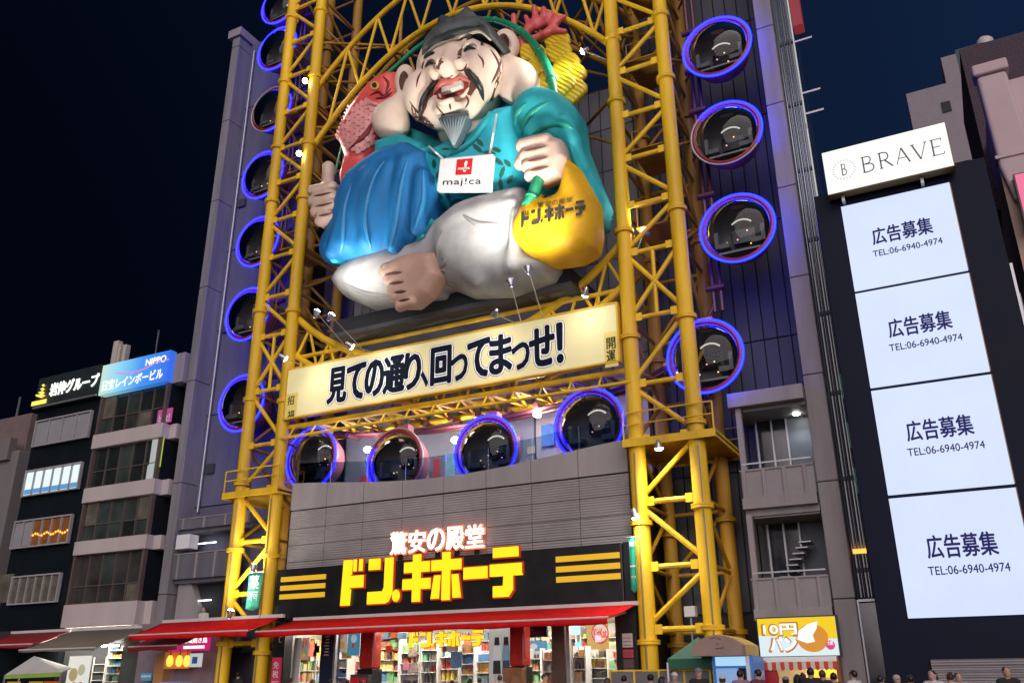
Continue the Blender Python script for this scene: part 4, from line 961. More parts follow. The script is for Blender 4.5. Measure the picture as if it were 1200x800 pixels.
# ================================================================== buildings on the left
def bpart(parent, name, M, x0, x1, y0, y1, z0, z1, bev=0):
    mb = MB(); mb.box(x0, x1, y0, y1, z0, z1); o = mb.build(name, M, parent)
    if bev: bevel(o, bev)
    return o
NY = 31.5
PINK = mat('pinkish_render', (.50, .435, .41), .75, var=.12, scale=.6, bump=.15, bscale=10, streak=True)
NB = thing('office_building', 'narrow office block with pale pink bands, dark ribbon windows and blue rooftop sign', 'building', (-41, 33, .25))
nx0, nx1 = atx(117, 463, NY), atx(197, 447.6, NY)
FRM = mat('bronze_window_frame', (.12, .09, .075), .45, var=.15)
def winmat(i, base, e):
    return mat('office_pane_%d' % i, base, .12, var=.5, scale=1.2, emit=e, ecol=base, spec=.7)
OP = [mat('office_pane_dark', (.020, .026, .024), .08, var=.3, spec=.8), mat('office_pane_green', (.045, .062, .055), .18, var=.5, scale=.8, spec=.7),
      mat('office_pane_grey', (.055, .052, .048), .2, var=.5, scale=.8, spec=.7), mat('office_pane_lit', (.09, .08, .065), .25, var=.6, scale=1.5, emit=.035, ecol=(.8, .7, .5))]
zl = [atz(197, 447.6, NY), atz(193, 494, NY), atz(188, 511.6, NY), atz(182, 559.6, NY), atz(178, 578, NY), atz(174, 625, NY), atz(171, 642, NY), atz(160, 703, NY), atz(157, 731, NY)]
ztop = atz(200.6, 411, NY)
sidex = nx1+.15
bpart(NB, 'body', DARK, nx0, nx1-.1, NY+.55, 40, .25, ztop-.1)
for k in range(4):
    z1, z0 = zl[2*k], zl[2*k+1]
    bpart(NB, 'band', PINK, nx0, nx1+.02, NY, NY+1.6, zl[2*k+2], z0, .03)
    bpart(NB, 'side_wall', DGLASS, nx1-.12, nx1-.04, NY+.32, NY+1.6, z0, z1)
    bpart(NB, 'corner_post', FRM, nx1-.22, nx1-.04, NY+.08, NY+.3, z0, z1)
    bpart(NB, 'corner_post', FRM, nx0+.02, nx0+.16, NY+.08, NY+.3, z0, z1)
    n = 5; xs = [nx0+.16+(nx1-.38-nx0)*i/n for i in range(n+1)]; zm = z0+(z1-z0)*(.42 if k != 3 else .36)
    w = bpart(NB, 'window', DARK, nx0+.16, nx1-.22, NY+.4, NY+.5, z0, z1)
    for a, b in zip(xs, xs[1:]):
        for c, d in ((z0, zm), (zm, z1)):
            M = OP[{0: 0, 1: 0, 2: 1, 3: 2}[k]] if random.random() < .6 else random.choice(OP if k != 3 else OP[1:])
            bpart(w, 'pane', M, a+.03, b-.03, NY+.28+random.uniform(0, .02), NY+.34, c+.03, d-.03)
        bpart(w, 'mullion', FRM, b-.028, b+.028, NY+.22, NY+.37, z0, z1)
    bpart(w, 'sill', FRM, nx0+.17, nx1-.23, NY+.2, NY+.36, z0, z0+.06); bpart(w, 'transom', FRM, nx0+.17, nx1-.23, NY+.23, NY+.36, zm-.025, zm+.025)
bpart(NB, 'roof_return', CONC, nx1-.02, nx1+.75, NY+.25, NY+1.9, zl[0], ztop-.12, .03)
bpart(NB, 'roof', CONC_L, nx0, nx1, NY+.4, 40, ztop-.2, ztop-.1)
bpart(NB, 'side_return', PINK, nx1+.03, nx1+.55, NY+.5, NY+1.4, zl[8], zl[7]-.0)
for k in range(3): bpart(NB, 'side_return', PINK, nx1+.03, nx1+.55, NY+.5, NY+1.4, zl[2*k+2]+.01, zl[2*k+1]-.01)
for k, (s, a, b) in enumerate((('but', 187, 194),)):
    c = at(188.5, 487, NY); o = bpart(NB, 'pink_window_sign', emat('pink_sign', (.75, .12, .42), .5), c.x-.55, c.x+.55, NY+.24, NY+.27, c.z-.35, c.z+.45)
    writing('sign_mark', 'but!', c.x-.4, c.x+.4, c.z-.25, c.z+.15, NY+.24, WHITE, o, .01, .02)
c = at(179.5, 527, NY); o = bpart(NB, 'poster', emat('white_poster', (.75, .8, .8), .5), c.x-.45, c.x+.2, NY+.24, NY+.27, c.z-.9, c.z+.75)
mb = MB(); mb.lathe([(.28, 0), (.26, -.02), (.001, -.02)], (c.x-.12, NY+.235, c.z+.1), (0,-1,0), 18); mb.build('poster_heart', emat('poster_pink', (.8, .05, .25), .5), o)
bpart(o, 'poster_strip', emat('poster_lime', (.55, .75, .05), .6), c.x+.21, c.x+.42, NY+.24, NY+.27, c.z-.9, c.z+.9)
c = at(177, 550, NY); bpart(NB, 'poster', MATS['white_poster'], c.x-.6, c.x+.3, NY+.24, NY+.27, c.z-.4, c.z+.35)
NS = thing('building_name_sign', 'blue gradient rooftop sign with white lettering on the pink-banded office block', 'sign', (-41, 31.5, zl[0]))
M = bpy.data.materials.new('blue_gradient_sign'); M.use_nodes = True; MATS['blue_gradient_sign'] = M
n_, l_ = M.node_tree.nodes, M.node_tree.links; b_ = n_['Principled BSDF']
t_ = n_.new('ShaderNodeTexCoord'); s_ = n_.new('ShaderNodeSeparateXYZ'); r_ = n_.new('ShaderNodeValToRGB'); l_.new(t_.outputs['Generated'], s_.inputs[0]); l_.new(s_.outputs['X'], r_.inputs[0])
r_.color_ramp.elements[0].color = (.45, .62, .52, 1); r_.color_ramp.elements[1].color = (.03, .14, .62, 1)
e_ = r_.color_ramp.elements.new(.25); e_.color = (.22, .55, .72, 1); e_ = r_.color_ramp.elements.new(.6); e_.color = (.05, .25, .70, 1)
l_.new(r_.outputs[0], b_.inputs['Base Color']); l_.new(r_.outputs[0], b_.inputs['Emission Color']); b_.inputs['Emission Strength'].default_value = .75
bpart(NS, 'sign_face', M, nx0+.02, nx1, NY-.12, NY+.3, zl[0]+.03, ztop)
wht = emat('sign_white', (1, .97, .9), 1.2)
sw = nx1-nx0; sh_ = ztop-zl[0]
writing('sign_letters', 'NIPPO', nx0+.66*sw, nx0+.95*sw, zl[0]+.66*sh_, zl[0]+.87*sh_, NY-.12, wht, NS, .02, .03)
writing('sign_letters', '日宝レインボービル', nx0+.05*sw, nx0+.93*sw, zl[0]+.14*sh_, zl[0]+.47*sh_, NY-.12, wht, NS, .02, .025)
mb = MB(); mb.path([(nx0+.22*sw+.77*sw*i/12, NY-.125, zl[0]+(.66-.16*math.sin(math.pi*min(1, i/9)*.9)+.008*i)*sh_) for i in range(13)], .035, 6); mb.build('pink_swoosh', emat('swoosh_pink', (.9, .25, .65), .9), NS)
AN = thing('rooftop_antenna', 'pale rooftop antenna mast above the blue sign', 'antenna', at(136, 422, 33))
for px, h, w in ((134, 23, .22), (139, 20, .10), (145, 19, .14)):
    c = at(px, 424, 33); t = atz(px, 424-h, 33); bpart(AN, 'antenna_panel', mat('antenna_cream', (.5, .46, .36), .5, var=.1), c.x-w, c.x+w, 32.9, 33.2, c.z-.4, t)
c = at(183, 405, 33); bpart(AN, 'antenna_rod', STEEL, c.x-.03, c.x+.03, 33, 33.06, c.z-.6, c.z+1)
# black building
KB = thing('black_building', 'black narrow building with white-framed windows beside the pink-banded block', 'building', (-48, 33, .25))
BK = mat('black_cladding', (.007, .011, .014), .5, var=.3, scale=.5, spec=.15)
kx0, kx1 = atx(41, 480, NY), nx0-.12
ktop = atz(116.6, 463, NY)
bpart(KB, 'body', BK, kx0-.1, kx1, NY+.3, 40, .25, ktop)
WF = mat('white_window_frame', (.36, .35, .34), .5, var=.1)
LITW = emat('lit_blind', (.80, .92, .95), 1.0, var=.12); BLIND = mat('grey_blind', (.23, .23, .24), .6, var=.12, emit=.05, ecol=(.6, .6, .65))
wr = [(493.6, 42, 480.6, 106, 511, 101, 4, BLIND), (551, 30, 541, 94.6, 571.6, 89, 6, LITW), (611, 17, 602.4, 83, 635, 77, 6, None), (675, 14, 671, 69.6, 704, 64, 6, OP[3])]
for k, (yl, xl, yr, xr, yb, xb, n, M) in enumerate(wr):
    x0, x1, z1, z0 = atx(xl, yl, NY), atx(xr, yr, NY), atz(xr, yr, NY), atz(xb, yb, NY)
    w = bpart(KB, 'window', DARK, x0, x1, NY+.2, NY+.29, z0, z1)
    for i in range(n):
        a, b = x0+(x1-x0)*i/n, x0+(x1-x0)*(i+1)/n; mm = M
        if k == 2: mm = BLIND if i < 2 else mat('amber_room', (.10, .045, .02), .2, var=.7, scale=2.5, emit=.22, ecol=(.5, .16, .05))
        bpart(w, 'pane', mm, a+.06, b-.06, NY+.12, NY+.2, z0+.08, z1-.08)
        if i: bpart(w, 'mullion', WF, a-.03, a+.03, NY+.04, NY+.17, z0+.05, z1-.05)
    for a, b, c, d in ((x0-.04, x1+.04, z0-.04, z0+.04), (x0-.04, x1+.04, z1-.04, z1+.04), (x0-.04, x0+.04, z0+.04, z1-.04), (x1-.04, x1+.04, z0+.04, z1-.04)): bpart(w, 'frame', WF, a, b, NY+.02, NY+.2, c, d)
    if k == 2:
        for i in range(16):
            x = x0+(x1-x0)*(.36+.6*i/15); mb = MB(); mb.lathe([(0, -.07), (.06, 0), (0, .07)], (x, NY+.1, z0+(z1-z0)*(.42+.05*math.sin(i*1.3))), n=8); mb.build('string_bulb', emat('amber_bulb', (1, .28, .03), 4), w)
    if k == 1: bpart(w, 'blue_film', emat('blue_film', (.12, .38, .72), .8, var=.2), x0+.1, x1-.1, NY+.1, NY+.118, z0+.1, z0+.26*(z1-z0))
c = at(4, 687, NY); w = bpart(KB, 'window', OP[3], c.x-2.5, c.x+.35, NY+.2, NY+.29, atz(4, 705, NY), atz(4, 672, NY))
KS2 = thing('group_name_sign', 'dark rooftop sign with white lettering and gold lamp emblem on the black building', 'sign', (kx0, 31.4, ktop))
kz0, kz1 = ktop, atz(118, 428, NY)
bpart(KS2, 'sign_board', mat('dark_sign_board', (.02, .03, .03), .4), kx0, kx1, NY-.1, NY+.3, kz0+.03, kz1); bpart(KS2, 'sign_ledge', STEEL, kx0, kx1, NY-.2, NY-.1, kz0-.05, kz0+.05)
a, b = atx(59, 468, NY), atx(117, 448, NY); wds = emat('cool_white_letters', (.95, 1, .95), 1.6)
writing('sign_letters', '岩伸グループ', a, b, kz0+.30*(kz1-kz0), kz0+.72*(kz1-kz0), NY-.1, wds, KS2, .05, .03)
gd = emat('gold_glow', (1, .72, .12), 1.3); c = at(52, 460, NY)
for r, z, h in ((.32, -.25, .12), (.2, -.05, .12), (.14, .18, .1), (.1, .42, .1)):
    mb = MB(); mb.lathe([(.001, -h), (r, 0), (.001, h)], (c.x, NY-.15, c.z+z), n=16); mb.build('gold_emblem', gd, KS2)
bpart(KS2, 'gold_bar', gd, c.x-.8, c.x+.5, NY-.15, NY-.1, c.z-.75, c.z-.5)
# far left drab block
FB_ = thing('concrete_building', 'dim grey concrete block with stepped roof at the far left edge', 'building', (-58, 36, .25))
DRB = mat('drab_concrete', (.17, .155, .15), .85, var=.2, scale=.4, streak=True)
x0, x1 = atx(-60, 560, 37), atx(34, 500, 37)
bpart(FB_, 'body', DRB, x0, atx(20, 540, 36), 36, 46, .25, atz(20, 527, 36), .05)
bpart(FB_, 'upper_block', mat('drab_brown', (.17, .125, .115), .85, var=.2), x0, x1, 37, 46, .25, atz(34, 484, 37), .05)
bpart(FB_, 'parapet', DRB, x0, atx(12, 525, 35.8), 35.7, 36.2, atz(12, 528, 35.8)-.6, atz(12, 513, 35.8))
c = at(20, 480, 38); bpart(FB_, 'roof_pole', STEEL, c.x-.05, c.x+.05, 38, 38.1, c.z-1, c.z+1)

# ================================================================== screen tower on the right
TW = thing('screen_tower', 'dark slab tower carrying four stacked white advertising screens', 'building', (0, 30.5, .25))
TD = mat('navy_cladding', (.006, .009, .024), .5, var=.2, scale=.5, spec=.12)
SCY = 30.0
tz1 = atz(970, 235, 30.1)+.3
bpart(TW, 'body', TD, -3.0, 2.62, 30.12, 36, .25, tz1, .03)
bpart(TW, 'back_body', TD, -2.4, 2.4, 33, 36, tz1, tz1+1.6)
bpart(TW, 'side_trim', STEEL, 2.62, 2.7, 30.1, 30.3, 3, 14.2); bpart(TW, 'side_panel', mat('grey_trim', (.3, .32, .3), .4), 2.62, 2.75, 30.3, 31, 11.4, 13.2)
sh0 = bpart(TW, 'roller_shutter', mat('shutter_metal', (.34, .31, .32), .5, metal=.3, var=.1, stripe=('Z', 4.5, .7)), -1.7, 3.6, 30.02, 30.11, .3, 2.2)
for i in range(12): bpart(sh0, 'shutter_slat', MATS['shutter_metal'], -1.7, 3.6, 30.0, 30.02, .32+i*.155, .445+i*.155)
SCW = emat('screen_white', (.67, .77, 1.0), .97, evar=.06, scale=.35); SINK = mat('screen_ink', (.012, .012, .05), .8, emit=.8, ecol=(.022, .02, .12), spec=.1)
ed = [(242, 984, 214, 1111)]
zb = [17.52, atz(1004, 344, SCY), atz(1021, 458, SCY), atz(1042, 584, SCY), 3.38]
sx0, sx1 = -2.12, 1.42
for k in range(4):
    z1, z0 = zb[k], zb[k+1]+.12
    if k == 3: z0 = zb[4]
    if k == 0: pass
    lab = ['topmost', 'second from top', 'third from top', 'bottom'][k]
    s = thing('advertising_screen', 'white lit screen with dark blue Japanese lettering and phone number, %s of four' % lab, 'screen', (0, 30.1, z0), 'stacked white screens on the dark tower')
    bpart(s, 'screen_face', SCW, sx0, sx1, SCY, SCY+.1, z0, z1)
    bpart(s, 'screen_edge', mat('orange_edge_trim', (.35, .2, .08), .5), sx1, sx1+.03, SCY, SCY+.1, z0, z1)
    h = z1-z0; w = sx1-sx0
    writing('screen_letters', '広告募集', sx0+.24*w, sx0+.78*w, z0+.47*h, z0+.66*h, SCY, SINK, s, .008, .03)
    writing('screen_number', 'TEL:06-6940-4974', sx0+.22*w, sx0+.84*w, z0+.335*h, z0+.405*h, SCY, SINK, s, .008, .02)
BR = thing('rooftop_sign_box', 'white lit sign box with thin grey capitals on top of the screen tower', 'sign', (0, 29.6, 17.9))
b0, b1, c0, c1 = at(963, 180, 29.5).x, at(1107, 144, 29.5).x, at(970, 228, 29.5).z, at(963, 180, 29.5).z
BRW = emat('warm_white_sign', (.97, 1.0, .95), 1.05, evar=.12, scale=.8); BGY = mat('grey_sign_ink', (.12, .13, .13), .5)
bpart(BR, 'sign_face', BRW, b0, b1, 29.5, 29.75, c0, c1)
bpart(BR, 'sign_case', mat('brass_case', (.16, .10, .03), .5, metal=.3), b0-.015, b1+.03, 29.53, 29.95, c0-.03, c1+.03)
w, h = b1-b0, c1-c0
for i in range(2): bpart(BR, 'sign_bracket', STEEL, b0+.4+i*2.6, b0+.5+i*2.6, 29.76, 30.3, c0-.25, c0-.04)
def serif(ch, x0, x1, z0, z1):
    """thin roman capitals from strokes"""
    W_, H = x1-x0, z1-z0; t = .085*H; T = .045*H
    def bar(p, q, th):
        (ax, az), (bx, bz) = p, q; dx, dz = (bx-ax)*W_, (bz-az)*H; L = math.hypot(dx, dz); nx_, nz_ = -dz/L*th/2, dx/L*th/2
        A = (x0+ax*W_, z0+az*H); Bq = (x0+bx*W_, z0+bz*H)
        mb.prism([(A[0]-nx_, A[1]-nz_), (Bq[0]-nx_, Bq[1]-nz_), (Bq[0]+nx_, Bq[1]+nz_), (A[0]+nx_, A[1]+nz_)], 29.488, 29.499)
    def curve(pts, th):
        s = spline(pts, 10)
        for p, q in zip(s, s[1:]): bar(p, q, th)
    mb = MB()
    if ch in 'BRE': bar((.18, 0), (.18, 1), t); bar((.05, 0), (.32, 0), T); bar((.05, 1), (.3, 1), T)
    if ch == 'B': curve([(.18, 1), (.6, .97), (.72, .77), (.55, .56), (.18, .53)], T*1.4); curve([(.3, .53), (.75, .48), (.88, .26), (.7, .04), (.18, 0)], T*1.5)
    if ch == 'R': curve([(.18, 1), (.6, .97), (.75, .75), (.6, .52), (.18, .48)], T*1.5); bar((.45, .5), (.98, 0), t)
    if ch == 'A': bar((.05, 0), (.5, 1), T); bar((.5, 1), (.95, 0), t); bar((.25, .36), (.72, .36), T)
    if ch == 'V': bar((.05, 1), (.5, 0), t); bar((.5, 0), (.95, 1), T); bar((-.05, 1), (.2, 1), T); bar((.82, 1), (1.05, 1), T)
    if ch == 'E': bar((.18, 1), (.8, 1), T); bar((.18, .52), (.68, .52), T); bar((.18, 0), (.85, 0), T); bar((.8, 1), (.8, .88), T); bar((.85, 0), (.88, .14), T)
    mb.build('sign_letter', BGY, BR)
for i, ch in enumerate('BRAVE'): p = b0+(.30+.138*i)*w; serif(ch, p, p+.115*w, c0+.30*h, c0+.66*h)
serif('B', b0+.135*w, b0+.185*w, c0+.36*h, c0+.62*h)
for i in range(22):
    a = 2*math.pi*i/22; cx_, cz_ = b0+.16*w+.36*math.cos(a), c0+.49*h+.36*math.sin(a); mb = MB()
    mb.prism([(cx_-.05*math.cos(a)-.03*math.sin(a), cz_-.05*math.sin(a)+.03*math.cos(a)), (cx_+.03*math.sin(a+.4), cz_-.03*math.cos(a+.4)), (cx_+.07*math.cos(a), cz_+.07*math.sin(a)), (cx_-.03*math.sin(a), cz_+.03*math.cos(a))], 29.49, 29.499)
    mb.build('wreath_leaf', mat('pale_wreath_ink', (.5, .55, .52), .5, emit=.35, ecol=(.8, .9, .85)), BR)
# pink building at the right edge
RB = thing('pink_building', 'pinkish facade with rounded bulging cornice and dark ribbed roof at the right edge', 'building', (6, 32, .25))
PK = mat('pink_stucco', (.52, .40, .41), .7, var=.1, scale=.5); PKT = mat('tan_panel', (.40, .28, .20), .6, var=.1, streak=True)
ry = 31.0; rx = atx(1150, 115, ry)
bpart(RB, 'body', PK, rx+.25, rx+14, ry+.6, ry+9, .25, atz(1170, 92, ry)+.2)
bpart(RB, 'tan_wall', PKT, rx+.05, rx+.6, ry+.3, ry+.6, 8, atz(1150, 190, ry))
mb = MB(); mb.prism([(atx(1124, 58, 36), atz(1126, 58, 36)), (rx+12, atz(1126, 58, 36)), (rx+12, 19), (atx(1124, 58, 36), 19)], 36, 42); mb.build('ribbed_roof', mat('dark_ribbed_roof', (.07, .045, .06), .6, var=.15, stripe=('Z', 3.0, .8)), RB)
pts = [(rx+.0, atz(1145, 90, ry)), (rx+.95, atz(1145, 90, ry)), (rx+1.15, 17.6), (rx+1.7, 16.9), (rx+12, 16.9), (rx+12, 15.9), (rx+1.6, 15.9), (rx+.8, 16.1), (rx+.25, 16.9), (rx+.05, 18.2)]
o = MB().prism(pts, ry, ry+.7).build('curved_cornice', PK, RB); bevel(o, .12, 3)
o = MB().box(rx-.1, rx+1.05, ry-.12, ry+.6, atz(1145, 90, ry)-.02, atz(1145, 90, ry)+.45).build('cornice_cap', PK, RB); bevel(o, .08, 3)
o = MB().box(rx-.02, rx+1.1, ry-.06, ry+.6, 18.5, 18.62).build('cornice_joint', PK, RB)
for i in range(5): bpart(RB, 'tan_panel', PKT, rx+.62+i*.7, rx+1.28+i*.7, ry+.1, ry+.58, 8, 15.8)
fs_ = thing('lit_side_sign', 'bright pink lit sign cut off by the right edge beside the pink facade', 'sign', (rx+1.6, 30.4, 13))
a = atx(1189, 205, 30.6); bpart(fs_, 'sign_face', emat('pink_lit_face', (.9, .18, .35), .9), a, a+2.4, 30.6, 30.9, atz(1197, 265, 30.6), atz(1189, 205, 30.6)); bpart(fs_, 'sign_case', BLACK, a-.05, a+2.45, 30.63, 31.0, atz(1197, 265, 30.6)-.05, atz(1189, 205, 30.6)+.05)
# spherical lamp or dish on the roof
DS = thing('rooftop_dome_lamp', 'small pale dome on the dark ribbed roof at upper right', 'roof lamp', at(1155, 50, 38))
mb = MB(); c = at(1155, 48, 38); mb.lathe([(.32, -.3), (.36, -.1), (.3, .06), (.14, .15), (.01, .17)], c, (.3, 0, 1), 16, cap=False); mb.build('dome', mat('pale_dome', (.55, .5, .45), .5, var=.15), DS, True); bpart(DS, 'dome_post', STEEL, c.x-.08, c.x+.08, 37.9, 38.1, c.z-1.2, c.z-.3)
# pale block far behind
PB = thing('pale_distant_building', 'pale grey block with a roof tower far behind the screen tower', 'building', (4, 60, .25))
PBM = mat('pale_far_concrete', (.26, .23, .25), .85, var=.1); PBD = mat('green_dark_side', (.05, .09, .09), .8, var=.1)
bpart(PB, 'block', PBM, atx(1062, 112, 60), atx(1112, 100, 60), 60, 70, .25, atz(1085, 104, 60)); bpart(PB, 'roof_tower', PBM, atx(1103, 70, 60), atx(1120, 62, 60), 60.2, 70, 20, atz(1110, 64, 60))
bpart(PB, 'green_block', PBD, atx(1119, 60, 61), atx(1165, 60, 61), 61, 70, .25, atz(1122, 58, 61)); bpart(PB, 'vent_opening', DARK, atx(1103, 122, 59.9), atx(1114, 122, 59.9), 59.9, 60.05, atz(1108, 131, 59.9), atz(1108, 119, 59.9))
# antenna arms on the right fin and its lit edge
FA = thing('fin_lamp_strip', 'thin white strip with three short arms along the outer edge of the right fin', 'lamp strip', (-3.04, 31.9, 12))
for a, b in ((11.5, 22.3), (22.6, 34)): bpart(FA, 'strip', emat('pale_strip', (.8, .85, .8), .55), -3.06, -3.02, 31.9, 31.96, a, b)
for z in (23.0, 24.0, 26.6): bpart(FA, 'arm', STEEL, -3.02, -2.3, 31.9, 31.98, z, z+.08)
bpart(FA, 'red_box', emat('red_box_lit', (.6, .06, .08), .35), -3.0, -2.6, 32.1, 32.7, 27.6, 31)
bpart(FA, 'backing_rail', STEEL, -3.05, -3.01, 31.97, 32.02, 4.2, 34)
# ================================================================== shop front: interior, shelves, awnings
SH = thing('shop_interior', 'brightly lit shop interior with white ceiling behind the red awning', 'shop interior', (-19, 33, .25))
ix0, ix1 = -26.6, -11.2
def spart(parent, name, M, *a, bev=0): return bpart(parent, name, M, *a, bev=bev)
WALLW = mat('shop_wall_white', (.72, .70, .64), .6, var=.05)
spart(SH, 'floor', mat('shop_floor', (.5, .48, .44), .3, var=.1), ix0, ix1, 30.5, 37, .26, .3)
spart(SH, 'back_wall', WALLW, ix0, ix1, 36.9, 37.0, .3, 4.1); spart(SH, 'ceiling', WALLW, ix0, ix1, 30.5, 37, 4.02, 4.1)
spart(SH, 'end_wall', WALLW, ix0-.08, ix0, 30.5, 37, .3, 4.1); spart(SH, 'end_wall', WALLW, ix1, ix1+.08, 30.5, 37, .3, 4.1)
TUBE = emat('shop_tube', (1, .92, .78), 75)
for i in range(6):
    for j in range(2):
        x = ix0+1.2+i*2.5; spart(SH, 'ceiling_light', TUBE, x, x+1.4, 31.4+j*2.8, 31.7+j*2.8, 3.97, 4.015)
PAL = {'red': [(.6,.03,.03),(.7,.1,.05),(.75,.6,.5),(.5,.02,.1),(.8,.7,.3)], 'green': [(.15,.5,.3),(.5,.75,.6),(.1,.4,.35),(.7,.75,.65),(.3,.6,.6)], 'blue': [(.1,.2,.55),(.3,.45,.7),(.6,.65,.75),(.15,.15,.35),(.5,.3,.6)],
       'mix': [(.6,.05,.05),(.1,.25,.5),(.75,.6,.1),(.2,.5,.2),(.7,.68,.6),(.45,.2,.1),(.08,.07,.07),(.75,.4,.1)], 'brown': [(.3,.15,.06),(.5,.3,.12),(.6,.45,.25),(.1,.05,.04),(.7,.6,.4)], 'pastel': [(.7,.4,.5),(.4,.6,.7),(.7,.7,.45),(.7,.7,.7),(.35,.6,.55)]}
PM = {}
def pm(c):
    if c not in PM: PM[c] = mat('product_%d' % len(PM), c, .35, var=.25, scale=9)
    return PM[c]
WSH = mat('shelf_white', (.68, .67, .64), .45, var=.05); DSH = mat('shelf_dark', (.06, .05, .05), .5)
def shelf(label, x0, x1, y, z1, rows, pal, dark=False, dep=.55):
    t = thing('display_shelf', label, 'shelf', ((x0+x1)/2, y, .3)); M = WSH; z0 = .35; h = (z1-z0)/rows
    for x in (x0, x1-.05): spart(t, 'upright', M, x, x+.05, y, y+dep, .3, z1)
    spart(t, 'back_panel', DSH if dark else M, x0+.05, x1-.05, y+dep-.04, y+dep, .3, z1)
    mb = MB(); mats = [pm(c) for c in PAL[pal]+PAL['mix']]
    for r in range(rows):
        z = z0+r*h; spart(t, 'shelf_board', M, x0+.05, x1-.05, y-.03, y+dep-.05, z+.02, z+.05)
        x = x0+.07; rc = random.sample(range(len(mats)), 3)
        while x < x1-.16:
            ci = random.choice(rc); k = random.randint(1, 4); w = random.uniform(.08, .22); ph = h*random.uniform(.4, .93); dp = random.uniform(.05, .2)
            for _ in range(k):
                if x+w > x1-.06: break
                if random.random() < .93:
                    if ci % 2 == 1: mb.lathe([(w*.42, 0), (w*.42, ph*.72), (w*.18, ph*.85), (w*.18, ph)], (x+w/2, y+dp+.1, z+.052), n=8, mi=ci)
                    else: mb.box(x+.006, x+w-.006, y+dp, y+dep-.12, z+.052, z+.052+ph, ci)
                x += w
            x += .01
    stuff(mb.build('products', mats, t)); return t
def X(px, y=760, Y=31): return atx(px, y, Y)
def side_shelf(label, x, y0, y1, z1, rows, pal, dep=.5):
    t = thing('display_shelf', label, 'shelf', (x, (y0+y1)/2, .3)); h = (z1-.35)/rows; mats = [pm(c) for c in PAL[pal]+PAL['mix']]; mb = MB(); k = 0
    for yy in [y0+(y1-y0)*i/5 for i in range(6)]: spart(t, 'upright', WSH, x, x+dep, yy-.025, yy+.025, .3, z1)
    for r in range(rows):
        z = .35+r*h; spart(t, 'shelf_board', WSH, x, x+dep-.02, y0+.03, y1-.03, z+.02, z+.05); yy = y0+.06
        while yy < y1-.3:
            w = random.uniform(.1, .26); mb.box(x+.04, x+dep-random.uniform(.04, .12), yy+.006, yy+w-.006, z+.052, z+.052+h*random.uniform(.55, .92), random.randrange(len(mats))); yy += w
    stuff(mb.build('products', mats, t))
side_shelf('long shelf of mixed goods along the shop\'s left wall', ix0+.02, 30.8, 36.1, 3.5, 7, 'brown')
SHV = [((338,352), 31.6, 2.5, 5, 'blue', 'narrow shelf of small goods by the shop\'s left doorway'), ((352,377), 32.2, 2.7, 6, 'brown', 'white shelf of brown packets left of the dark doorway'),
       ((392,408), 32.0, 2.4, 6, 'blue', 'shelf of pale blue packets beside the left red pillar'), ((440,468), 33.2, 3.3, 7, 'red', 'tall shelf of red and tan goods right of the left red pillar'),
       ((469,492), 32.2, 2.6, 6, 'red', 'shelf of red bottles below the small yellow shop letters'), ((493,513), 32.2, 2.7, 6, 'green', 'shelf of mint green packets in the middle of the shop'),
       ((514,538), 32.4, 2.9, 6, 'pastel', 'shelf of pale blue and green goods right of the middle shelves'), ((539,556), 32.0, 2.5, 6, 'brown', 'shelf of dark bottles left of the fashion poster'),
       ((557,575), 32.2, 2.2, 5, 'pastel', 'low shelf of pink cartons before the fashion poster'), ((620,634), 32.6, 2.3, 5, 'red', 'shelf of red goods under the blue wall poster'),
       ((635,653), 31.6, 2.2, 5, 'brown', 'shelf of orange and brown goods left of the brown pier'), ((670,686), 31.6, 2.3, 5, 'brown', 'sparse brown shelf right of the brown pier'), ((687,712), 32.2, 2.2, 6, 'mix', 'shelf of mixed goods at the shop\'s right end')]
for (a, b), y, z1, rows, pal, lab in SHV: shelf(lab, X(a, 765, y), X(b, 765, y), y, z1+.6, rows+1, pal)
for i in range(7):
    x = -25.8+i*2.05; shelf('back wall shelf of mixed goods, %s from the left' % ['first', 'second', 'third', 'fourth', 'fifth', 'sixth', 'seventh'][i], x, x+1.9, 36.2, 3.8, 8, ['mix', 'pastel', 'brown', 'mix', 'green', 'red', 'mix'][i])
# posters inside
def poster(label, x0, x1, z0, z1, Y, col, bits=(), txt=None):
    t = thing('poster', label, 'poster', ((x0+x1)/2, Y, z0)); o = spart(t, 'sheet', emat('poster_'+'_'.join('%d' % (q*100) for q in col), col, .35, var=.25), x0, x1, Y, Y+.03, z0, z1)
    w, h = x1-x0, z1-z0
    for i, (u, v, a, b, c) in enumerate(bits):
        mb = MB(); mb.lathe([(.5, 0), (.001, .001)], (0, 0, 0), (0, -1, 0), 20); s = link('printed_shape', mb.mesh('printed_shape', emat('print_'+'_'.join('%d' % (q*100) for q in c), c, .4)), t, (x0+u*w, Y-.004-.003*i, z0+v*h)); s.scale = (a*w, 1, b*h)
    return t
poster('pink and orange festival poster above the left packet shelf', X(350, 755, 30.9), X(362, 755, 30.9), 2.6, 3.5, 30.9, (.75, .45, .35), [(.3,.6,.3,.5,(.7,.1,.1)), (.7,.4,.35,.4,(.2,.5,.3)), (.5,.2,.5,.25,(.9,.6,.1)), (.75,.75,.25,.3,(.75,.15,.2))])
poster('sky blue poster with red shape left of the left red pillar', X(408, 745, 31.2), X(422, 745, 31.2), 2.75, 3.85, 31.2, (.12, .5, .75), [(.5,.6,.5,.3,(.7,.9,1)), (.45,.35,.22,.2,(.8,.05,.03))])
poster('orange and white poster beside the sky blue poster', X(395, 745, 31.4), X(407, 745, 31.4), 2.9, 3.85, 31.4, (.8, .72, .6), [(.5,.3,.6,.3,(.9,.4,.05)), (.4,.7,.5,.3,(.85,.3,.2))])
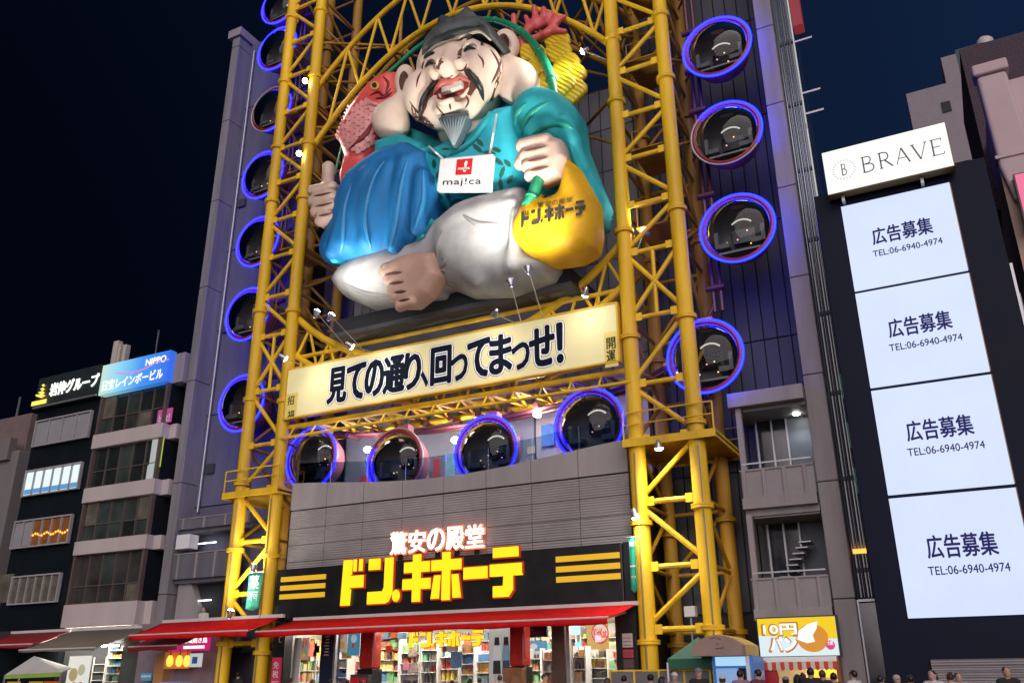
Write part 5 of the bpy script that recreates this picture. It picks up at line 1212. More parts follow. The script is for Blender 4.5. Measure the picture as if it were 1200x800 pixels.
poster('blue and yellow comic poster right of the left red pillar', X(441, 738, 33), X(455, 738, 33), 3.45, 4.0, 33, (.3, .65, .9), [(.5,.5,.5,.6,(.9,.85,.7)), (.6,.4,.3,.3,(.9,.5,.1))])
ft = poster('tall fashion poster of two walking figures left of the right red pillar', X(573, 760, 31.5), X(600, 760, 31.5), 1.3, 3.7, 31.5, (.8, .8, .78))
fx, fw = X(573, 760, 31.5), X(600, 760, 31.5)-X(573, 760, 31.5)
for u, shirt, skirt in ((.35, (.85, .85, .85), (.03, .03, .04)), (.75, (.25, .4, .5), (.05, .08, .12))):
    cx_ = fx+u*fw
    for nm, c, pts in (('printed_hair', (.02, .012, .01), [(-.09, 1.95), (.09, 1.95), (.12, 1.62), (-.12, 1.62)]), ('printed_top', shirt, [(-.13, 1.66), (.13, 1.66), (.2, 1.1), (-.2, 1.1)]), ('printed_skirt', skirt, [(-.15, 1.1), (.15, 1.1), (.17, .62), (-.17, .62)]), ('printed_leg', (.7, .5, .4), [(-.1, .62), (-.02, .62), (-.03, .1), (-.08, .1)]), ('printed_leg', (.7, .5, .4), [(.03, .62), (.11, .62), (.09, .1), (.04, .1)])):
        mb = MB(); mb.prism([(cx_+a, 1.35+b) for a, b in pts], 31.488, 31.498); mb.build(nm, emat('print_'+'_'.join('%d' % (q*100) for q in c), c, .4), ft)
poster('blue sea poster above the red goods shelf', X(619, 755, 33), X(641, 755, 33), 2.5, 3.2, 33, (.06, .35, .7), [(.5,.25,.8,.4,(.75,.85,.8)), (.3,.7,.4,.3,(.75,.8,.85))])
kp = poster('orange and yellow snack poster with red oval at the shop\'s right end', X(688, 745, 32.6), X(713, 745, 32.6), 2.4, 4.0, 32.6, (.85, .5, .1), [(.62,.62,.82,.5,(.75,.03,.02)), (.62,.62,.70,.40,(.9,.85,.75))])
w_ = X(713, 745, 32.6)-X(688, 745, 32.6); x_ = X(688, 745, 32.6)
writing('poster_word', 'KitKat', x_+.33*w_, x_+.93*w_, 3.22, 3.55, 32.58, REDP, kp, .01, .03)
TVm = thing('hanging_screen', 'dark switched-off screen hanging right of the right red pillar', 'screen', (X(628, 740, 31.2), 31.2, 3.2))
spart(TVm, 'panel', mat('dark_screen', (.012, .02, .05), .15), X(617, 740, 31.2), X(640, 740, 31.2), 31.2, 31.3, 3.28, 3.95); spart(TVm, 'bezel', BLACK, X(617, 740, 31.2)-.03, X(640, 740, 31.2)+.03, 31.22, 31.33, 3.24, 4.0)
SLt = thing('small_shop_letters', 'small glowing yellow block letters hanging inside the shop', 'sign', (X(515, 748, 31), 31, 3.1))
logo('shop_letter', X(479, 748, 31), X(568, 745, 31), 2.98, 3.56, 31, (emat('small_letter_yellow', (1, .72, .02), 1.1), MATS['red_letter_edge']), SLt, .08, .02)
for u in range(5): x = X(483, 748, 31)+u*.8; spart(SLt, 'hanger_wire', STEEL, x, x+.015, 31.02, 31.035, 3.7, 4.02)
for (a, b), lab in (((423,440), 'left red shop pillar with a dark plinth'), ((598,616), 'right red shop pillar with a dark plinth')):
    t = thing('shop_pillar', lab, 'pillar', (X((a+b)/2, 760, 30.6), 30.6, .25), 'red shop pillars'); x0, x1 = X(a, 760, 30.5), X(b, 760, 30.5)
    spart(t, 'shaft', mat('red_pillar', (.45, .03, .02), .25, var=.1), x0, x1, 30.4, 30.95, 2.2, 4.1, bev=.08); spart(t, 'plinth', BLACK, x0-.03, x1+.03, 30.36, 31.0, .25, 2.2, bev=.03)
pr_ = thing('brown_pier', 'scuffed dark brown pier inside the shop front', 'pillar', (X(655, 760, 30.6), 30.6, .25)); spart(pr_, 'shaft', mat('brown_pier_paint', (.10, .06, .04), .6, var=.35, scale=3), X(647, 760, 30.5), X(662, 760, 30.5), 30.45, 30.95, .25, 4.15, bev=.02); spart(pr_, 'steel_jamb', STEEL, X(664, 760, 30.5), X(668, 760, 30.5), 30.45, 30.6, .25, 4.15)
dp_ = thing('dark_doorway_pier', 'dark blue doorway pier with pale vertical lettering', 'pillar', (X(386, 760, 30.6), 30.6, .25)); d0, d1 = X(377, 760, 30.5), X(394, 760, 30.5); spart(dp_, 'shaft', mat('navy_pier', (.02, .025, .05), .3), d0, d1-.12, 30.45, 30.9, .25, 4.15); spart(dp_, 'steel_jamb', STEEL, d1-.1, d1, 30.45, 30.6, .25, 4.15)
for i in range(8): spart(dp_, 'pale_letter_bar', WHITE, d0+.18+.03*(i % 3), d0+.42-.02*(i % 2), 30.44, 30.45, 2.75+i*.12, 2.79+i*.12)
gl = thing('left_glass_door', 'glass door with steel frame at the shop\'s left end', 'door', (X(334, 760, 30.5), 30.5, .25)); g0, g1 = X(333, 760, 30.5), X(342, 760, 30.5)
spart(gl, 'pane', GLASS, g0, g1, 30.5, 30.52, .3, 4.0)
for x in (g0-.05, g1): spart(gl, 'frame', STEEL, x, x+.06, 30.46, 30.56, .3, 4.05)
cr = thing('red_goods_rack', 'rack of red cartons standing before the left red pillar', 'rack', (X(417, 785, 30.2), 30, .25)); spart(cr, 'frame', DSH, X(411, 785, 30), X(431, 785, 30), 30.0, 30.3, .25, 2.0)
mb = MB()
for i in range(5):
    for j in range(4): x = X(411, 785, 30)+.02+i*.155; mb.box(x, x+.145, 29.94, 29.99, .4+j*.38, .74+j*.38, (i*3+j) % 3)
stuff(mb.build('cartons', [pm((.6,.02,.04)), pm((.75,.25,.05)), pm((.35,.2,.15))], cr))
wc = thing('wooden_cabinet', 'brown wooden cabinet before the right red pillar', 'cabinet', (X(599, 790, 30), 30, .25)); x0, x1 = X(589, 785, 29.9), X(611, 785, 29.9); WD = mat('worn_wood', (.28, .13, .06), .5, var=.3, scale=3); spart(wc, 'carcass', WD, x0, x1, 29.9, 30.3, .25, 2.15, bev=.02)
for i in range(2): spart(wc, 'door_leaf', WD, x0+.04+i*(x1-x0)/2, x0+(x1-x0)/2*(i+1)-.04, 29.87, 29.9, .4, 2.05)
# right pier of the shop with notices
PQ = thing('black_shop_pier', 'black pier with small notices at the right end of the shop front', 'pier', (-10.95, 30.3, .25)); spart(PQ, 'shaft', BLACK, -11.5, -10.72, 29.9, 30.34, .25, 4.12); spart(PQ, 'upper_shaft', BLACK, -11.08, -10.74, 29.95, 30.34, 4.14, 6.3)
for a, b, c, col in ((3.2, 2.75, 0, (.6, .5, .45)), (2.68, 2.42, 0, (.55, .04, .06)), (2.38, 2.08, 0, (.1, .05, .06)), (2.04, 1.75, 0, (.6, .5, .48))):
    o = spart(PQ, 'notice', mat('notice_%d' % (col[0]*100+col[1]*10), col, .5, var=.2), -11.25, -10.88, 29.87, 29.9, b, a)
    for k in range(3): spart(o, 'notice_line', mat('notice_ink', (.12, .08, .08), .5), -11.21, -10.93, 29.862, 29.87, b+.06+k*(a-b-.1)/3, b+.08+k*(a-b-.1)/3)
LQ = thing('black_left_pier', 'black pier with a red notice at the left end of the shop front', 'pier', (-26.8, 30.3, .25)); a0_, a1_ = X(320, 760, 29.9), X(333, 760, 29.9); spart(LQ, 'shaft', BLACK, a0_, a1_, 29.9, 30.4, .25, 4.12)
o = spart(LQ, 'red_notice', mat('notice_red', (.5, .03, .08), .5, emit=.15, ecol=(.6, .04, .1), var=.1), a0_+.05, a1_-.05, 29.86, 29.9, 1.4, 2.7)
for s, z in (('免', 2.4), ('税', 2.05)): writing('notice_letter', s, a0_+.12, a0_+.42, z-.14, z+.14, 29.86, WHITE, o, .005, .02)
for k in range(3): spart(o, 'notice_line', WHITE, a0_+.1, a1_-.12, 29.855, 29.86, 1.5+k*.12, 1.53+k*.12)
mb = MB(); mb.lathe([(.12, 0), (.10, -.02), (.001, -.02)], ((a0_+a1_)/2+.1, 29.89, 3.4), (0, -1, 0), 16); mb.build('gold_mark', mat('gold_mark', (.6, .42, .2), .4, emit=.2), LQ)
# awnings
AWR = mat('red_awning_cloth', (.66, .012, .014), .9, spec=.1, var=.24, scale=2.2, bump=.35, bscale=5); AWD = mat('dark_red_awning', (.28, .012, .014), .65, var=.12); AWG = mat('olive_awning', (.17, .15, .10), .75, var=.15, scale=1.0)
CLB = mat('awning_bar', (.6, .58, .55), .4, var=.1)
def awning(label, x0, x1, zt, yt, zf, yf, M, drop=.28, bays=6, off=0):
    t = thing('awning', label, 'awning', ((x0+x1)/2, yt, zf)); n = bays*4; top = []; bot = []; low = []
    for i in range(n+1):
        x = x0+(x1-x0)*i/n; s = .05*abs(math.sin(math.pi*i/4)); top.append((x+off, yt, zt)); bot.append((x, yf, zf-.3*s)); low.append((x, yf-.02+.015*math.sin(i*1.7), zf-drop-.02*math.sin(i*.9)))
    mb = MB(); V = top+bot
    mid = [((a[0]+b[0])/2, (a[1]+b[1])/2, (a[2]+b[2])/2-.05-.02*abs(math.sin(i*math.pi/4))) for i, (a, b) in enumerate(zip(top, bot))]
    mb.add(top+mid+bot, [(i+r*(n+1), i+1+r*(n+1), i+1+(r+1)*(n+1), i+(r+1)*(n+1)) for r in (0, 1) for i in range(n)]); c = mb.build('canopy', M, t, True)
    md = c.modifiers.new('s', 'SOLIDIFY'); md.thickness = .015
    mb = MB(); mb.add([(x, y-.012, z) for x, y, z in bot]+low, [(i, i+1, i+1+n+1, i+n+1) for i in range(n)]); v = mb.build('valance', M, t, True); v.modifiers.new('s', 'SOLIDIFY').thickness = .01
    mb = MB(); mb.tube((x0-.02, yf+.0, zf+.015), (x1+.02, yf+.0, zf+.015), .035); mb.build('front_bar', CLB, t)
    mb = MB(); mb.box(x0+off-.05, x1+off+.1, yt-.04, yt+.1, zt-.02, zt+.12); mb.build('roller_case', CLB, t)
    for x in (x0+.05, (x0+x1)/2, x1-.05):
        mb = MB(); mb.tube((x, yt, zt-.25), (x, yf+.03, zf-.02), .025, n=6); mb.build('folding_arm', CLB, t)
    return t
for i in range(26):
    cc = random.choice([(.7, .1, .06), (.75, .55, .1), (.75, .3, .4), (.8, .75, .65), (.55, .25, .1)]); y = random.uniform(30.8, 36); z = random.uniform(2.3, 3.5); w = random.uniform(.2, .6)
    spart(SH, 'promo_card', mat('promo_%d_%d' % (cc[0]*100, cc[1]*100), cc, .5, var=.35, scale=7), ix0+.54, ix0+.55, y, y+w, z, z+w)
for i in range(84):
    cc = random.choice([(.7, .1, .06), (.75, .55, .1), (.15, .4, .65), (.7, .65, .55), (.2, .5, .25), (.75, .3, .4), (.8, .75, .65), (.55, .25, .1)])
    x = random.uniform(ix0+.3, ix1-.8); z = random.uniform(1.9, 3.55); y = random.uniform(31.3, 35.5); w = random.uniform(.18, .55)
    spart(SH, 'promo_card', mat('promo_%d_%d' % (cc[0]*100, cc[1]*100), cc, .5, var=.35, scale=7), x, x+w, y, y+.012, z, z+w*random.uniform(.5, 1.3))
awning('long red awning over the brightly lit main shop front', atx(300, 740, 28.0), atx(712, 722, 28.0), 4.13, 29.84, atz(500, 732, 28.0), 28.0, AWR, .2, 8, off=.35)
awning('red awning left of the main shop, crossing the left yellow columns', atx(152, 742, 28.6), atx(290, 737, 28.6), atz(240, 727, 29.7), 29.7, atz(222, 741.5, 28.6), 28.6, AWR, .2, 4, off=.8)
awning('small dark red awning tucked under the left red awning', atx(151, 757, 29.2), atx(208, 752, 29.2), atz(175, 748, 30), 30.0, atz(175, 757, 29.2), 29.2, AWD, .18, 3, off=.3)
awning('sagging olive awning over the left food shop', atx(22, 764, 29.3), atx(112, 757, 29.3), atz(110, 738, 31.2), 31.2, atz(70, 760, 29.3), 29.3, AWG, .1, 4, off=1.2)
awning('dull red awning at the far left edge', atx(-30, 756, 29.6), atx(38, 752, 29.6), atz(40, 741, 31.2), 31.2, atz(20, 755, 29.6), 29.6, AWD, .15, 3, off=.5)
# left food shop
LF = thing('left_food_shop', 'bright food shop stacked with goods under the olive awning', 'shop', (-46, 32, .25)); l0, l1 = atx(0, 780, 31.4), atx(148, 770, 31.4)
spart(LF, 'back_wall', mat('food_shop_wall', (.55, .5, .42), .6, var=.2, scale=2), l0-4, l1, 33.8, 33.9, .25, 4.2); spart(LF, 'header', DARK, l0-4, l1+.1, 31.3, 31.7, 3.6, atz(157, 732, NY)-.02)
spart(LF, 'right_pier', BLACK, l1-.1, l1+1.2, 31.2, 31.8, .25, 3.9)
for i in range(6): spart(LF, 'ceiling_light', TUBE, l1-5.5+i*.9, l1-4.9+i*.9, 31.0, 31.2, 3.45, 3.5)
for i in range(6): spart(LF, 'ceiling_light', TUBE, l1-5.5+i*.9, l1-5.1+i*.9, 31.75, 31.9, 3.9, 3.95)
for i in range(4): spart(LF, 'striplight', BULB, l1-2.6+i*.75, l1-2.3+i*.75, 31.24, 31.3, atz(157, 732, NY)-.12, atz(157, 732, NY)-.08)
shelf('tall white rack of goods in the left food shop', atx(126, 770, 31.6), atx(147, 765, 31.6), 31.6, 3.6, 9, 'mix'); shelf('orange goods rack in the left food shop', atx(110, 770, 32), atx(125, 770, 32), 32, 3.0, 7, 'brown'); shelf('rack of goods at the far left under the olive awning', atx(60, 780, 32.5), atx(100, 780, 32.5), 32.5, 2.4, 5, 'mix')
sn = thing('menu_board', 'white menu board with food pictures under the olive awning', 'sign', (atx(94, 785, 29.8), 29.8, .25)); m0, m1 = atx(80, 780, 29.8), atx(106, 775, 29.8); spart(sn, 'board', emat('menu_white', (.95, .92, .85), .75), m0, m1, 29.8, 29.86, .9, atz(95, 768, 29.8)); spart(sn, 'post', STEEL, m0+.1, m0+.15, 29.83, 29.88, .25, .9); spart(sn, 'post', STEEL, m1-.15, m1-.1, 29.83, 29.88, .25, .9)
for u, v, r, c in ((.3,.6,.3,(.75,.6,.25)), (.65,.7,.25,(.8,.75,.5)), (.4,.3,.3,(.6,.35,.12)), (.7,.35,.2,(.7,.2,.1))):
    mb = MB(); mb.lathe([(r, 0), (.001, .001)], (m0+u*(m1-m0), 29.796, .9+v*(atz(95, 768, 29.8)-.9)), (0, -1, 0), 16); mb.build('food_picture', emat('food_%d' % (c[1]*100), c, .5), sn)
tn = thing('white_tent', 'pale tent roof with green edge at lower left', 'tent', (atx(40, 790, 28.5), 28.5, .25)); q = [at(8, 792, 28), at(72, 788, 28), at(26, 770, 29), at(82, 769, 29.5)]
apex = at(40, 768, 29); a_, b_, c_, d_ = at(6, 790, 27.6), at(72, 787, 27.6), at(86, 782, 30), at(24, 784, 30)
mb = MB(); mb.add([a_, b_, c_, d_, apex], [(0, 1, 4), (1, 2, 4), (2, 3, 4), (3, 0, 4)]); o = mb.build('roof_cloth', mat('tent_cloth', (.6, .6, .52), .7, var=.1), tn); o.modifiers.new('s', 'SOLIDIFY').thickness = .02
mb = MB(); lo_ = lambda p: p-Vector((0, 0, .18)); mb.add([a_, b_, lo_(b_), lo_(a_)], [(0, 1, 2, 3)]); o = mb.build('green_edge', mat('tent_green', (.3, .45, .08), .7), tn); o.modifiers.new('s', 'SOLIDIFY').thickness = .02
for p in (a_, b_, c_, d_): spart(tn, 'pole', STEEL, p.x-.03, p.x+.03, p.y-.03, p.y+.03, .25, p.z-.02)
for i, (px, c) in enumerate(((16, (.75, .5, .02)), (42, (.7, .42, .03)), (60, (.75, .12, .02)))):
    p = at(px, 797, 27.4); bs = thing('stall_panel', ['yellow stall panel at the lower left corner', 'orange-yellow stall panel beside the yellow one', 'red stall panel below the white tent'][i], 'panel', (p.x, 27.4, .25)); spart(bs, 'face', emat('stall_face_%d' % i, c, .45, var=.3), p.x-.45, p.x+.45, 27.4, 27.45, .5, 1.85); spart(bs, 'legs', BLACK, p.x-.4, p.x+.4, 27.46, 27.5, .25, .6)
# shop between: magenta sign, lanterns
MS = thing('magenta_shop_sign', 'magenta shop sign with white lettering under the left red awning', 'sign', (atx(222, 755, 30.2), 30.2, 2.7)); m0, m1 = atx(198, 757, 30.2), atx(245, 752, 30.2); z0, z1 = atz(222, 762, 30.2), atz(222, 745, 30.2); spart(MS, 'sign_face', emat('magenta_face', (.75, .02, .22), .7), m0, m1, 30.2, 30.3, z0, z1)
writing('sign_letters', '岩塩焼き鳥', m0+.35*(m1-m0), m0+.95*(m1-m0), z0+.52*(z1-z0), z0+.88*(z1-z0), 30.2, wht, MS, .02, .02); spart(MS, 'white_bar', wht, m0+.38*(m1-m0), m0+.9*(m1-m0), 30.185, 30.199, z0+.14*(z1-z0), z0+.34*(z1-z0))
LS = thing('lantern_shop', 'small shop front with tan posts and lantern board under the left red awning', 'shop', (atx(205, 780, 30.5), 30.6, .25)); spart(LS, 'wall', mat('shop_mauve_wall', (.22, .17, .20), .7, var=.2), atx(160, 780, 31), atx(262, 780, 31), 31, 31.1, .25, 4.4); spart(LS, 'tan_post', mat('tan_post', (.4, .2, .08), .5, emit=.08), atx(181, 780, 30.6), atx(192, 780, 30.6), 30.6, 31, .25, 3.0)
spart(LS, 'lantern_board', mat('orange_board', (.45, .16, .04), .5, emit=.25, ecol=(.9, .3, .05)), atx(193, 770, 30.4), atx(222, 770, 30.4), 30.4, 30.45, atz(207, 783, 30.4), atz(207, 763, 30.4))
spart(LS, 'glass_case', mat('case_glass', (.2, .22, .3), .15, emit=.1, ecol=(.6, .6, .9)), atx(188, 790, 30.2), atx(212, 790, 30.2), 30.2, 30.8, .25, 1.8)
for px in (199, 210, 219):
    c = at(px, 774, 30.2); t = thing('paper_lantern', {199: 'left', 210: 'middle', 219: 'right'}[px]+' glowing amber lantern of three under the magenta sign', 'lantern', c, 'amber lanterns under the magenta sign'); mb = MB(); mb.lathe([(.06, -.24), (.14, -.14), (.15, .05), (.1, .2), (.06, .24)], c, n=14, cap=True); mb.build('shade', emat('amber_lantern', (1, .42, .05), 2.2), t, True); spart(t, 'hook', BLACK, c.x-.012, c.x+.012, c.y-.012, c.y+.012, c.z+.24, c.z+.5)
wb = thing('round_white_menu', 'white notice board with blue marks beside the lanterns', 'sign', (atx(229, 775, 30.1), 30.1, 1.5)); spart(wb, 'board', emat('notice_white', (.9, .9, .9), .55), atx(222, 775, 30.1), atx(236, 775, 30.1), 30.1, 30.15, atz(229, 781, 30.1), atz(229, 765, 30.1)); spart(wb, 'blue_mark', mat('blue_mark', (.05, .2, .5), .5), atx(225, 775, 30.1), atx(231, 775, 30.1), 30.09, 30.1, atz(229, 777, 30.1), atz(229, 769, 30.1))
bl = thing('blue_parking_sign', 'small blue and white sign in the dark gap left of the lanterns', 'sign', (atx(171, 792, 30.5), 30.5, 1.5)); spart(bl, 'plate', mat('blue_plate', (.05, .3, .5), .5, emit=.25), atx(165, 792, 30.5), atx(177, 792, 30.5), 30.5, 30.54, atz(171, 797, 30.5), atz(171, 788, 30.5)); spart(bl, 'white_band', WHITE, atx(165, 792, 30.5)+.03, atx(177, 792, 30.5)-.03, 30.49, 30.5, atz(171, 793, 30.5), atz(171, 790.5, 30.5))
# green hanging banners
GB = mat('green_banner_cloth', (.02, .34, .20), .6, var=.15, emit=.10, ecol=(.05, .5, .3))
for lab, x0, x1, z0, z1, Y in (('green pharmacy banner hanging between the left yellow columns', atx(290, 690, 29.5), atx(306, 690, 29.5), atz(298, 712, 29.5), atz(298, 671, 29.5), 29.5), ('green pharmacy banner on the inner right yellow column', atx(738, 660, 29.4), atx(746, 660, 29.4), atz(743, 690, 29.4), atz(743, 630, 29.4), 29.4)):
    t = thing('hanging_banner', lab, 'banner', ((x0+x1)/2, Y, z0), 'green pharmacy banners'); n = 8; mb = MB()
    V = [(x0+(x1-x0)*i/n, Y+.03*math.sin(i*1.1+j*.5), z1+(z0-z1)*j/6-(.12*(1-abs(2*i/n-1)) if j == 6 else 0)) for j in range(7) for i in range(n+1)]
    mb.add(V, [(j*(n+1)+i, j*(n+1)+i+1, (j+1)*(n+1)+i+1, (j+1)*(n+1)+i) for j in range(6) for i in range(n)]); o = mb.build('cloth', GB, t, True); o.modifiers.new('s', 'SOLIDIFY').thickness = .01
    w = x1-x0; h = z1-z0; writing('banner_letter', '薬', x0+.15*w, x1-.15*w, z1-.07*h-.75*w, z1-.07*h, Y-.05, WHITE, t, .005, .03); writing('banner_letter', '의약', x0+.15*w, x1-.15*w, z0+.2*h, z0+.2*h+.4*w, Y-.05, WHITE, t, .005, .02)
    spart(t, 'white_line', WHITE, x0+.12*w, x1-.12*w, Y-.055, Y-.05, z0+.43*h, z0+.46*h); mb = MB(); mb.tube((x0-.1, Y, z1+.03), (x1+.1, Y, z1+.03), .025); mb.build('banner_rod', STEEL, t)
# bread stall on the right
BD = thing('bread_stall_sign', 'yellow and white lit sign with bread picture above the striped stall awning', 'sign', (-5.5, 31, 2.4)); b0, b1 = atx(889, 745, 30.9), atx(981, 745, 30.9); z0, z1 = atz(935, 768, 30.9), atz(935, 723, 30.9)
w, h = b1-b0, z1-z0; spart(BD, 'sign_face', emat('pale_sign_face', (.78, .93, .95), .85), b0, b1, 30.9, 31.05, z0, z1); spart(BD, 'sign_case', BLACK, b0-.04, b1+.06, 30.93, 31.14, z0-.04, z1+.04)
mb = MB(); mb.prism([(b0, z0+.55*h), (b1, z0+.42*h), (b1, z1), (b0, z1)], 30.894, 30.899); mb.build('yellow_field', emat('yellow_field', (1, .68, .01), .85), BD)
bw = emat('bread_white_letter', (.9, .97, 1), 1.0); bo = emat('bread_orange_edge', (.8, .25, .02), .6)
for s, a, b, c, d in (('10円', .07, .5, .56, .84), ('パン', .14, .48, .14, .50)):
    writing('stall_letters', s, b0+a*w, b0+b*w, z0+c*h, z0+d*h, 30.894, bw, BD, .012, .08); writing('stall_letter_edge', s, b0+(a-.015)*w, b0+(b+.015)*w, z0+(c-.025)*h, z0+(d+.025)*h, 30.894, bo, BD, .0095, .13)
br_ = [(b0+(.69+.2*math.cos(a))*w, z0+(.47+.38*math.sin(a)*(1.0 if math.sin(a) < 0 else .9))*h) for a in [i*math.pi/14 for i in range(28)]]
mb = MB(); mb.prism(br_, 30.885, 30.89); mb.build('bread_picture', emat('bread_orange', (.85, .33, .03), .75), BD)
mb = MB(); mb.prism([(b0+u*w, z0+v*h) for u, v in ((.5, .42), (.53, .66), (.66, .82), (.78, .88), (.76, .7), (.70, .52), (.72, .36), (.62, .32))], 30.876, 30.882); mb.build('cream_picture', bw, BD)
mb = MB(); mb.lathe([(.14, 0), (.001, .002)], (b0+.905*w, 30.882, z0+.26*h), (0, -1, 0), 20); mb.build('pink_badge', emat('badge_pink', (.85, .05, .22), .8), BD); writing('badge_letters', '大阪', b0+.87*w, b0+.94*w, z0+.26*h, z0+.36*h, 30.876, bw, BD, .004, .03)
BS = thing('bread_stall', 'small bread stall glowing inside under a red and white striped valance', 'stall', (-5.4, 31, .25)); s0, s1 = atx(878, 775, 30.5), atx(976, 770, 30.5); zt = atz(930, 769, 30.9); zf = atz(925, 775, 30.2)
spart(BS, 'back_wall', mat('stall_cream', (.7, .55, .35), .6, emit=.25, ecol=(1, .7, .35)), s0, s1, 32.2, 32.3, .25, zt); spart(BS, 'right_wall', mat('stall_wood', (.3, .12, .05), .5), s1, s1+.1, 30.9, 32.3, .25, zt); spart(BS, 'counter', mat('stall_counter', (.45, .2, .08), .5), s0+1.0, s1, 30.8, 31.2, .25, 1.2)
mb = MB(); mb.add([(s0-.15, 30.2, zf), (s1+.15, 30.2, zf), (s1+.05, 30.9, zt), (s0, 30.9, zt)], [(0, 1, 2, 3)]); o = mb.build('awning_top', WHITE, BS); o.modifiers.new('s', 'SOLIDIFY').thickness = .02
n = 22
for i in range(n):
    a, b = s0-.15+(s1-s0+.3)*i/n, s0-.15+(s1-s0+.3)*(i+1)/n; mb = MB(); mb.prism([(a, zf), (b, zf), (b, zf-.22), ((a+b)/2, zf-.26), (a, zf-.22)], 30.18, 30.19); mb.build('valance_stripe', mat('stripe_red', (.55, .06, .03), .6) if i % 2 else mat('stripe_cream', (.65, .55, .42), .6), BS)
mb = MB(); mb.lathe([(.48, -.05), (.52, 0), (.48, .05), (.001, .06)], (s0+.42, 30.3, 1.75), (0, -1, 0), 28, cap=False); mb.build('red_round_panel', REDP, BS); 
for i in range(3): spart(BS, 'warm_lamp', emat('warm_lamp', (1, .75, .35), 40), s0+1.5+i*.55, s0+1.62+i*.55, 31.6, 31.7, 2.0, 2.12)
spart(BS, 'yellow_back_sign', emat('yellow_back', (1, .6, .03), 1.4), s0+1.5, s1-.1, 32.1, 32.18, 1.75, 2.25)
# kiosk with arched sign, green tent, hoarding
KI = thing('blue_kiosk', 'blue ticket kiosk with an arched brown header', 'kiosk', (-7.2, 28.5, .25)); KY = 28; k0, k1 = atx(832, 775, KY), atx(880, 775, KY); kz = atz(850, 768, KY)
h0, h1 = atx(815, 768, KY), atx(874, 768, KY); pts = [(h0, kz)]+[(h0+(h1-h0)*i/16, kz+.12+.48*math.sin(math.pi*(.12+.76*i/16))) for i in range(17)]+[(h1, kz)]
mb = MB(); mb.prism(pts, KY-.35, KY+.05); mb.build('arched_header', mat('brown_header', (.33, .22, .18), .6, var=.1), KI)
mb = MB(); mb.prism([(x, z+.02) for x, z in pts], KY+.06, KY+1.8); mb.build('yellow_vault', mat('yellow_vault', (.7, .48, .12), .6, var=.1), KI)
ky = KY-.36
for a, b in (((.38, .62), (.5, .66)), ((.52, .64), (.6, .58)), ((.5, .45), (.55, .4)), ((.48, .25), (.65, .28))):
    mb = MB(); mb.bar((h0+a[0]*(h1-h0), ky, kz+a[1]*.8), (h0+b[0]*(h1-h0), ky, kz+b[1]*.8), .01, .02); mb.build('header_mark', mat('header_ink', (.12, .07, .05), .6), KI)
BLU = mat('kiosk_blue', (.03, .16, .50), .4, emit=.12, ecol=(.05, .3, .9)); spart(KI, 'body', BLU, k0, k1, KY+.3, KY+1.7, .25, kz); spart(KI, 'lit_header', emat('kiosk_light', (.45, .75, 1), .9), k0+.1, k1-.15, KY+.24, KY+.3, kz-.28, kz-.02); spart(KI, 'lit_window', emat('kiosk_window', (.35, .55, .9), .6, var=.4), k0+.1, k0+.75, KY+.22, KY+.3, 1.2, kz-.35); spart(KI, 'dark_door', DGLASS, k0+.8, k1-.25, KY+.22, KY+.3, .3, kz-.35); spart(KI, 'white_post', WHITE, k1-.2, k1-.1, KY+.18, KY+.3, .25, kz)
GT = thing('green_tent', 'dark green tent roof behind the yellow columns and kiosk', 'tent', (-8.7, 29, .25)); g = [at(782, 772, 28.6), at(835, 770, 28.6), at(840, 760, 30.2), at(800, 762, 30.2)]; ap = at(818, 746, 29.4); TG = mat('tent_dark_green', (.02, .12, .07), .7, var=.15)
mb = MB(); mb.add(g+[ap]+[p-Vector((0, 0, .3)) for p in g], [(0, 1, 4), (1, 2, 4), (2, 3, 4), (3, 0, 4), (0, 5, 6, 1), (3, 8, 5, 0), (1, 6, 7, 2)]); o = mb.build('roof_cloth', TG, GT); o.modifiers.new('s', 'SOLIDIFY').thickness = .02
for p in g: spart(GT, 'pole', WHITE, p.x-.025, p.x+.025, p.y-.025, p.y+.025, .25, p.z-.1)
HO = thing('hoarding', 'grey hoarding with yellow posts around the foot of the right columns', 'hoarding', (-10, 28.9, .25)); hz = atz(770, 785, 28.9); q0, q1 = atx(715, 788, 28.9), atx(832, 785, 28.9)
for i in range(4): spart(HO, 'board', mat('hoarding_grey', (.16, .155, .15), .6, var=.2), q0+(q1-q0)*i/4+.03, q0+(q1-q0)*(i+1)/4-.03, 28.9, 28.94, .3, hz-.03)
for i in range(5): spart(HO, 'post', YEL, q0+(q1-q0)*i/4-.03, q0+(q1-q0)*i/4+.03, 28.87, 28.97, .25, hz+.02)
spart(HO, 'top_rail', YEL, q0, q1, 28.88, 28.96, hz-.02, hz+.03)
spb = thing('grey_junction_box', 'pale grey box fixed behind the right yellow columns', 'box', at(808, 716, 31)); c = at(808, 716, 31); spart(spb, 'case', WHITE, c.x-.2, c.x+.2, 31, 31.3, c.z-.18, c.z+.18, bev=.02); spart(spb, 'case_post', STEEL, c.x-.03, c.x+.03, 31.1, 31.16, .3, c.z-.18)

